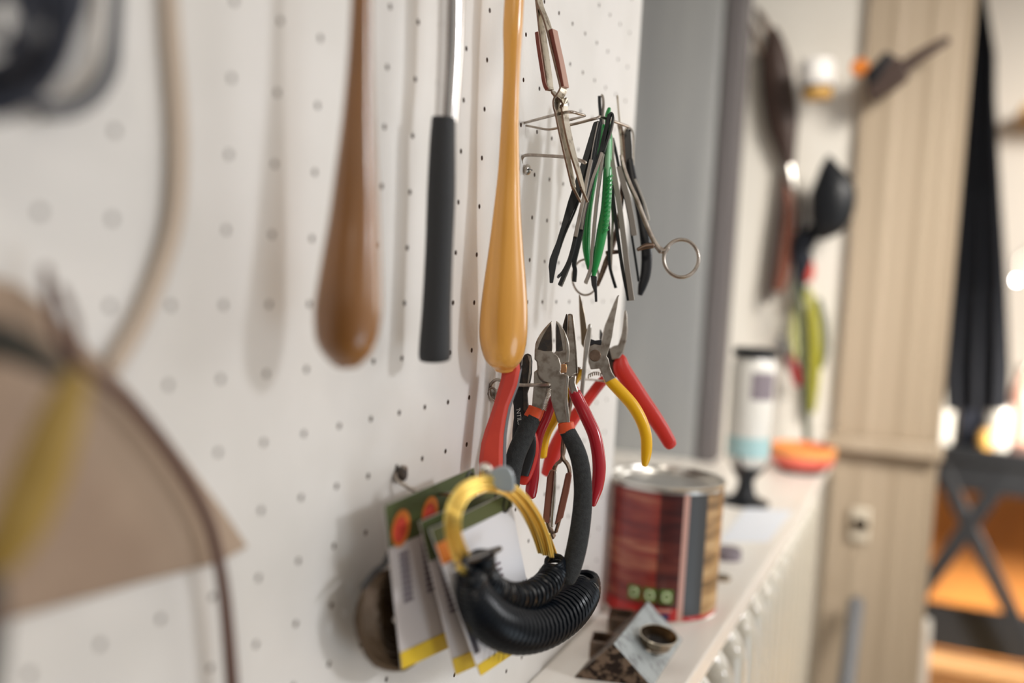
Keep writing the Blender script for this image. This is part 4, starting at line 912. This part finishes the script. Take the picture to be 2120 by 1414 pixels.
# ------------------------------------------------------------------ tools hanging on the far white wall
YF = 1.64
def ftube(bm, pts, n=5, Y=YF, flat=.6, **k):
    q = cr(pts, n); P = [onY(v[0], v[1], Y) for v in q]; r = [v[2]*((p-C0).dot(FW))/F for v, p in zip(q, P)]
    return sweep(bm, P, r, [x*flat for x in r], (0, 1, 0), **k)
def fl(x, y, Y=YF): return tuple(onY(x, y, Y))
t = thing('brush', 'dark brown elongated brush hanging high at the left of the far wall', 'brush', fl(1615, 100))
b = nb(); ftube(b, [(1602, 60, 7), (1603, 90, 20), (1606, 140, 31), (1613, 200, 33), (1621, 260, 30), (1628, 305, 20), (1632, 338, 13)], cap=(1, 1), seg=18); obj('body', b, m_brown, t)
b = nb(); ftube(b, [(1630, 330, 9), (1635, 365, 12), (1640, 392, 9)], cap=(1, 1)); obj('ferrule', b, m_tin, t)
t = thing('cable_loop', 'thin grey cable looped at the top of the far wall, above the dark brush', 'cable', fl(1560, 30))
b = nb(); ftube(b, [(1540, 20, 4), (1560, 60, 4), (1580, 130, 4), (1590, 60, 5), (1565, 20, 5), (1585, 60, 6), (1603, 90, 6)], cap=(1, 1)); obj('cable', b, m_brownst, t)
t = thing('tool_holder', 'bulky black holder hanging in front of the beige wall, right of the pliers', 'holder', fl(1720, 330, 1.60))
b = nb(); ftube(b, [(1716, 325, 5), (1718, 350, 22), (1724, 390, 43), (1723, 430, 44), (1712, 465, 35), (1700, 488, 14)], Y=1.60, cap=(1, 1), seg=18); obj('body', b, m_blk, t)
b = nb(); ftube(b, [(1702, 460, 14), (1680, 485, 16), (1668, 505, 18)], Y=1.62, cap=(1, 1)); obj('arm', b, m_navyc, t)
t = thing('pliers', 'long brown and red handled pliers hanging on the far white wall', 'pliers', fl(1615, 400))
b = nb(); ftube(b, [(1622, 350, 5), (1618, 410, 7), (1610, 470, 8), (1602, 530, 8), (1594, 590, 8), (1588, 625, 6)], cap=(1, 1)); obj('handle', b, m_brown, t)
b = nb(); ftube(b, [(1626, 370, 6), (1634, 430, 10), (1632, 490, 14), (1624, 550, 14), (1612, 600, 10)], cap=(1, 1)); obj('handle', b, m_padl, t)
t = thing('screwdriver', 'dark navy handled screwdriver hanging on the far wall with a red collar', 'screwdriver', fl(1665, 480, 1.70))
b = nb(); ftube(b, [(1662, 400, 5), (1660, 470, 6), (1655, 500, 16), (1662, 545, 20), (1658, 575, 14), (1652, 625, 9)], Y=1.63, cap=(1, 1)); obj('handle', b, m_navyc, t)
b = nb(); ftube(b, [(1672, 545, 12), (1674, 565, 12), (1672, 580, 8)], Y=1.63, cap=(1, 1)); obj('collar', b, m_cardr, t)
t = thing('snips', 'lime yellow handled snips hanging low on the far wall', 'snips', fl(1670, 620, 1.72))
b = nb(); ftube(b, [(1664, 600, 6), (1650, 650, 10), (1645, 700, 11), (1650, 740, 8)], Y=1.638, cap=(1, 1)); obj('handle', b, m_limel, t)
b = nb(); ftube(b, [(1672, 600, 7), (1682, 650, 12), (1686, 720, 13), (1684, 790, 12), (1680, 850, 8)], Y=1.638, cap=(1, 1)); obj('handle', b, m_lime, t)
b = nb(); ftube(b, [(1694, 620, 5), (1706, 670, 7), (1708, 720, 7), (1702, 760, 5)], Y=1.64, cap=(1, 1)); obj('handle_edge', b, m_dgreen, t)
t = thing('strap', 'long dark green strap hanging down to the shelf in front of the lime snips', 'strap', fl(1665, 600, 1.66))
b = nb(); ftube(b, [(1648, 590, 8), (1658, 660, 8), (1663, 740, 9), (1667, 820, 8), (1671, 900, 7), (1675, 965, 6)], Y=1.60, cap=(1, 1)); obj('webbing', b, m_dgreen, t)
t = thing('marker', 'dark red marker hanging beside the strap on the far wall', 'marker', fl(1650, 740, 1.72))
b = nb(); ftube(b, [(1630, 735, 7), (1642, 760, 10), (1652, 795, 9)], Y=1.63, cap=(1, 1)); obj('barrel', b, m_maroon, t)
b = nb(); ftube(b, [(1614, 700, 6), (1622, 720, 9), (1630, 738, 8)], Y=1.63, cap=(1, 1)); obj('cap', b, m_gplast, t)

# on the beige partition
t = thing('paint_cup', 'white cup with amber wooden foot fixed high on the beige partition', 'cup', fl(1695, 160, 1.60))
p = Vector(fl(1692, 205, 1.59)); b = nb(); lathe(b, p, UP, [(0, 0), (.020, 0), (.022, .003), (.022, .020), (0, .021)], 30); obj('foot', b, m_yw, t)
b = nb(); lathe(b, p+UP*.018, UP, [(0, 0), (.023, 0), (.027, .006), (.027, .036), (.024, .040), (0, .041)], 30); obj('cup', b, m_cupw, t)
b = nb(); lathe(b, p+UP*.014, UP, [(.020, 0), (.024, .001), (.0245, .008), (.020, .009)], 30); obj('band', b, m_gplast, t)
t = thing('hand_vice', 'dark brown wooden clamp with long handle tilted on the beige partition', 'clamp', fl(1830, 150, 1.59))
Yv = 1.585
def fslab(bm, pts, Y, th): return prism(bm, [onY(x, y, Y) for x, y in pts], (0, th, 0))
b = nb(); fslab(b, rndpoly([(1795, 165), (1812, 128), (1860, 118), (1880, 150), (1868, 168), (1810, 205), (1798, 195)], 3), Yv, .03); obj('block', b, m_brown, t, bevel=.003)
b = nb(); fslab(b, [(1790, 152), (1832, 105), (1850, 112), (1812, 168), (1795, 172)], Yv-.010, .012); obj('jaw', b, m_blk, t, bevel=.003)
b = nb(); ftube(b, [(1872, 138, 13), (1905, 115, 12), (1940, 95, 10), (1960, 83, 9)], Y=Yv+.01, cap=(1, 1)); obj('handle', b, m_brown, t)
b = nb(); lathe(b, onY(1780, 138, Yv), (0, 1, 0), [(0, 0), (.012, 0), (.014, .004), (.012, .016), (0, .018)], 24); obj('knob', b, m_cardo, t)
t = thing('wall_socket', 'cream square wall socket low on the beige partition', 'socket', fl(1780, 1090, 1.63))
b = nb(); box(b, tuple(onY(1757, 1118, 1.634)), tuple(onY(1803, 1055, 1.634)+Vector((0, .006, 0)))); obj('plate', b, m_socket, t, bevel=.003)
b = nb(); lathe(b, onY(1780, 1087, 1.634), (0, -1, 0), [(0, 0), (.010, 0), (.012, .002), (.013, .002), (.013, 0)], 24); obj('insert', b, m_cream, t)
b = nb(); pa, pb = onY(1772, 1250, 1.60), onY(1752, 1414, 1.52); dv = (pb-pa).normalized(); sweep(b, [pa, pa+dv*(pa.z-.005)/(-dv.z)], .012, cap=(1, 0)); tag(obj('pipe', b, m_gplast), 'grey pipe leaning upright in front of the beige partition, rounded top', 'pipe')

# ------------------------------------------------------------------ beyond the partition
YB = 2.85
t = thing('coat', 'long navy black garment hanging in the gap right of the beige partition', 'garment', fl(2020, -60, 2.5))
b = nb(); rows = [(-120, 2018, 2026), (-40, 2014, 2036), (40, 2010, 2050), (110, 2006, 2062), (200, 2000, 2062), (400, 1984, 2074), (600, 1968, 2086), (760, 1953, 2092), (850, 1958, 2088)]
grid = []
for y, l, r in rows:
    row = []
    for k in range(25):
        f_ = k/24; p = onY(l+(r-l)*f_, y, 2.5); row.append(b.verts.new(p+Vector((0, .012*math.sin(f_*19+y*.003), 0))))
    grid.append(row)
back = [[b.verts.new(v.co+Vector((0, .03, 0))) for v in row] for row in grid]
for i in range(len(rows)-1):
    for k in range(24):
        b.faces.new((grid[i][k], grid[i][k+1], grid[i+1][k+1], grid[i+1][k])); b.faces.new((back[i][k], back[i+1][k], back[i+1][k+1], back[i][k+1]))
    b.faces.new((grid[i][0], grid[i+1][0], back[i+1][0], back[i][0])); b.faces.new((grid[i][24], back[i][24], back[i+1][24], grid[i+1][24]))
for k in range(24):
    b.faces.new((grid[0][k], back[0][k], back[0][k+1], grid[0][k+1])); b.faces.new((grid[-1][k], grid[-1][k+1], back[-1][k+1], back[-1][k]))
obj('cloth', b, m_navyc, t)
b = nb(); sweep(b, [onY(2022, -100, 2.515), onY(2022, -300, 2.515)], .004, cap=(1, 1)); obj('hanger_loop', b, m_blk, t)
# workbench
zt_ = onY(1990, 925, YB).z
t = thing('folding_bench', 'black workbench with crossed legs in the back room, holding glassware', 'table', (.5, YB+.2, 0))
xl = onY(1930, 920, YB).x
b = nb(); box(b, (xl, YB, zt_-.04), (xl+1.0, YB+.5, zt_)); obj('table_top', b, m_blk, t, bevel=.004)
for (a_, c_) in (((1945, 965), (2125, 1330)), ((2105, 950), (1900, 1235))):
    b = nb(); pa, pb = onY(*a_, YB+.03), onY(*c_, YB+.03); pb = pa+(pb-pa)*((pa.z-.01)/(pa.z-pb.z))
    sweep(b, [pa, pb], .020, .012, (0, 1, 0), rect=True); obj('leg', b, m_blk, t, bevel=.003)
b = nb(); box(b, (xl+.02, YB+.02, zt_-.12), (xl+.9, YB+.05, zt_-.04)); obj('apron', b, m_blk, t, bevel=.003)
b = nb(); box(b, (xl-.02, YB+.10, .18), (xl+.9, YB+.14, .30)); obj('lower_rail', b, m_blk, t, bevel=.003)
b = nb(); box(b, (xl-.05, YB+.56, .02), (xl+1.1, YB+.60, zt_-.02)); tag(obj('brown_board', b, m_tanb, smooth=False), 'orange-brown board leaning behind the black workbench legs', 'board')
def jar(px, py, r, h, m, label, Y=YB+.08, name='jar'):
    p = onY(px, py, Y); p.z = zt_+.0005; t = thing(name, label, name, tuple(p), 'glassware and pots on the far workbench')
    b = nb(); lathe(b, p, (0, 0, 1), [(0, 0), (r*.9, 0), (r, h*.06), (r, h*.72), (r*.7, h*.86), (r*.6, h*.88), (r*.6, h*.98), (0, h)], 24); obj('body', b, m, t)
    b = nb(); lathe(b, p+Vector((0, 0, h)), (0, 0, 1), [(0, 0), (r*.66, 0), (r*.66, h*.08), (0, h*.08)], 24); obj('lid', b, m_tin, t)
jar(1948, 900, .028, .17, m_glassw, 'white glass jar at the left end of the far workbench', Y=YB+.05)
jar(1975, 905, .022, .22, m_beige, 'tall beige bottle beside the white jar on the far workbench', Y=YB+.18)
jar(2066, 895, .030, .14, m_glassw, 'white glass jar right of the hanging garment on the far workbench', Y=YB+.05)
jar(2110, 885, .030, .20, m_paleface, 'pinkish bottle at the right edge of the far workbench', Y=YB+.20)
jar(2010, 905, .035, .15, m_navy, 'dark violet jar under the hanging garment on the far workbench', Y=YB+.10)
jar(2040, 915, .018, .05, m_yw, 'small amber pot at the front of the far workbench', Y=YB+.03, name='pot')
# lamp with lit bulb
pL = onY(2105, 580, 3.1); t = thing('lamp', 'lamp with a bright white bulb at the right edge beyond the garment', 'lamp', (pL.x+.12, 3.15, zt_))
b = nb(); lathe(b, pL, (0, 0, 1), [(0, -.007), (.005, -.005), (.006, 0), (.005, .005), (.003, .008), (0, .008)], 24); obj('bulb', b, m_bulb, t)
b = nb(); sweep(b, cr([(pL.x, pL.y, pL.z+.008), (pL.x, pL.y, pL.z+.06), (pL.x+.06, pL.y+.02, pL.z+.1), (pL.x+.12, pL.y+.05, pL.z), (pL.x+.12, pL.y+.05, zt_+.01)], 6), .006, cap=(1, 1)); obj('arm', b, m_tin, t)
b = nb(); lathe(b, (pL.x+.12, pL.y+.05, zt_+.0005), (0, 0, 1), [(0, 0), (.06, 0), (.06, .01), (.02, .02), (0, .02)], 24); obj('base', b, m_tin, t)
b = nb(); box(b, (xl+.25, 4.35, onY(2110, 215, 4.35).z-.03), (xl+1.6, 4.598, onY(2110, 215, 4.35).z)); tag(obj('wall_shelf', b, m_yw, bevel=.004), 'narrow wooden wall shelf high at the right edge of the back room', 'shelf')
pw = onY(1905, 1292, 1.98); b = nb(); box(b, (pw.x-.012, 1.97, .005), (pw.x+.020, 2.03, pw.z)); tag(obj('white_board', b, m_white, bevel=.004), 'narrow white board standing on the floor beside the beige partition', 'board')

# ------------------------------------------------------------------ blurred things close at the left
t = thing('power_cable', 'dark brown cable curving down the pegboard at the lower left', 'cable', tuple(onX(440, 1100, .008)))
b = nb(); q = cr([(95, 560, 10), (105, 640, 11), (130, 710, 12), (185, 768, 13), (256, 822, 14), (322, 898, 14), (384, 988, 13), (425, 1065, 12), (448, 1140, 12), (466, 1247, 13), (480, 1414, 14), (486, 1500, 14)], 6)
P = [onX(v[0], v[1], .010) for v in q]; sweep(b, P, [v[2]*((p-C0).dot(FW))/F for v, p in zip(q, P)], cap=(1, 1), seg=16); obj('curve', b, m_brownc, t)
t = thing('beige_shadow', 'pale beige cord built in place of a long bending shadow on the left of the pegboard', 'curve', tuple(onX(370, 300, .004)))
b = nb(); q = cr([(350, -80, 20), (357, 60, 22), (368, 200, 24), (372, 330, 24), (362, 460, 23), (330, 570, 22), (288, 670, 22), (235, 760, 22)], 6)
P = [onX(v[0], v[1], .003) for v in q]; sweep(b, P, [v[2]*((p-C0).dot(FW))/F for v, p in zip(q, P)], .0015, (1, 0, 0), cap=(1, 1), seg=16); obj('curve', b, m_beige, t)  # flat beige band takes the place of a cast shadow on the board
t = thing('brown_shadow_sheet', 'thin brown sheet built in place of a shadow at the lower left behind the curved dark brown cable', 'cast_shadow', tuple(onX(150, 900, .004)))
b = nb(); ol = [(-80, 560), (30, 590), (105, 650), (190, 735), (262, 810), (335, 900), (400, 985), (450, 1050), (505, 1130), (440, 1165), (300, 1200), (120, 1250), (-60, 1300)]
prism(b, [onX(x, y, .0008) for x, y in ol], (.0025, 0, 0)); obj('cutout', b, m_shadowbrown, t, bevel=.001)  # thin brown sheet takes the place of a broad shadow on the board
t = thing('yellow_handle', 'blurred olive yellow tool handle at the lower left edge', 'handle', tuple(D(100, 950, .235)))
b = nb(); tubepx(b, [(155, 790, .21, 28), (132, 850, .208, 42), (102, 930, .205, 52), (72, 1010, .203, 56), (36, 1090, .20, 54), (5, 1150, .198, 40)], 6, cap=(1, 1)); obj('handle', b, m_oliv, t)
b = nb(); tubepx(b, [(152, 800, .24, 9), (160, 740, .245, 9), (150, 660, .248, 9), (125, 600, .25, 9)], 6, cap=(1, 1)); obj('shank', b, m_brownc, t)
b = nb(); tubepx(b, [(-70, 700, .215, 40), (0, 705, .214, 40), (70, 735, .213, 30), (140, 775, .212, 20)], 6, cap=(1, 1)); obj('clamp_head', b, m_dkgrey, t, label='dark grey head of the tool')
t = thing('tool_roll', 'blurred dark rolled bundle at the lower left corner of the picture', 'bundle', tuple(D(-20, 1250, .2)))
b = nb(); tubepx(b, [(-75, 1130, .2, 45), (-62, 1220, .2, 62), (-60, 1320, .2, 66), (-75, 1450, .2, 66), (-90, 1600, .2, 60)], 6, cap=(1, 1)); obj('bundle', b, m_dkgrey, t)
b = nb(); P = [D(-62+68*math.cos(2*pi*q/24), 1290+14*math.sin(2*pi*q/24), .2+.0066*math.sin(2*pi*q/24)) for q in range(24)]; sweep(b, P, .0012, closed=True, seg=8); obj('tie', b, m_brownc, t)
t = thing('cable_coil', 'coil of dark navy cable hanging at the top left corner', 'cable', tuple(D(10, 40, .215)))
for k, (rx, ry, cx_, cy_, d) in enumerate([(150, 200, -20, 20, .212), (185, 235, -30, 0, .216), (120, 250, -40, -40, .220), (215, 190, -40, -30, .222), (90, 130, -25, 10, .208), (70, 90, -20, 60, .212), (40, 60, 10, 30, .21), (170, 150, -60, 40, .224)]):
    b = nb(); P = [D(cx_+rx*math.cos(2*pi*q/48), cy_+ry*math.sin(2*pi*q/48), d+.004*math.sin(4*pi*q/48+k)) for q in range(48)]; sweep(b, P, .0017, closed=True, seg=12); obj('cable_turn', b, m_navy, t)
t = thing('grey_shadow_arc', 'grey arc built in place of a shadow below the dark cable coil, top left', 'cable', tuple(onX(180, 200, .006)))
b = nb(); q = cr([(245, -60, 14), (238, 60, 15), (228, 140, 18), (195, 195, 20), (140, 225, 21), (85, 220, 20), (50, 180, 18)], 6)
P = [onX(v[0], v[1], .006) for v in q]; sweep(b, P, [v[2]*((p-C0).dot(FW))/F for v, p in zip(q, P)], cap=(1, 1), seg=16); obj('cable', b, m_gplast, t)  # grey tube takes the place of the shadow under the cable coil
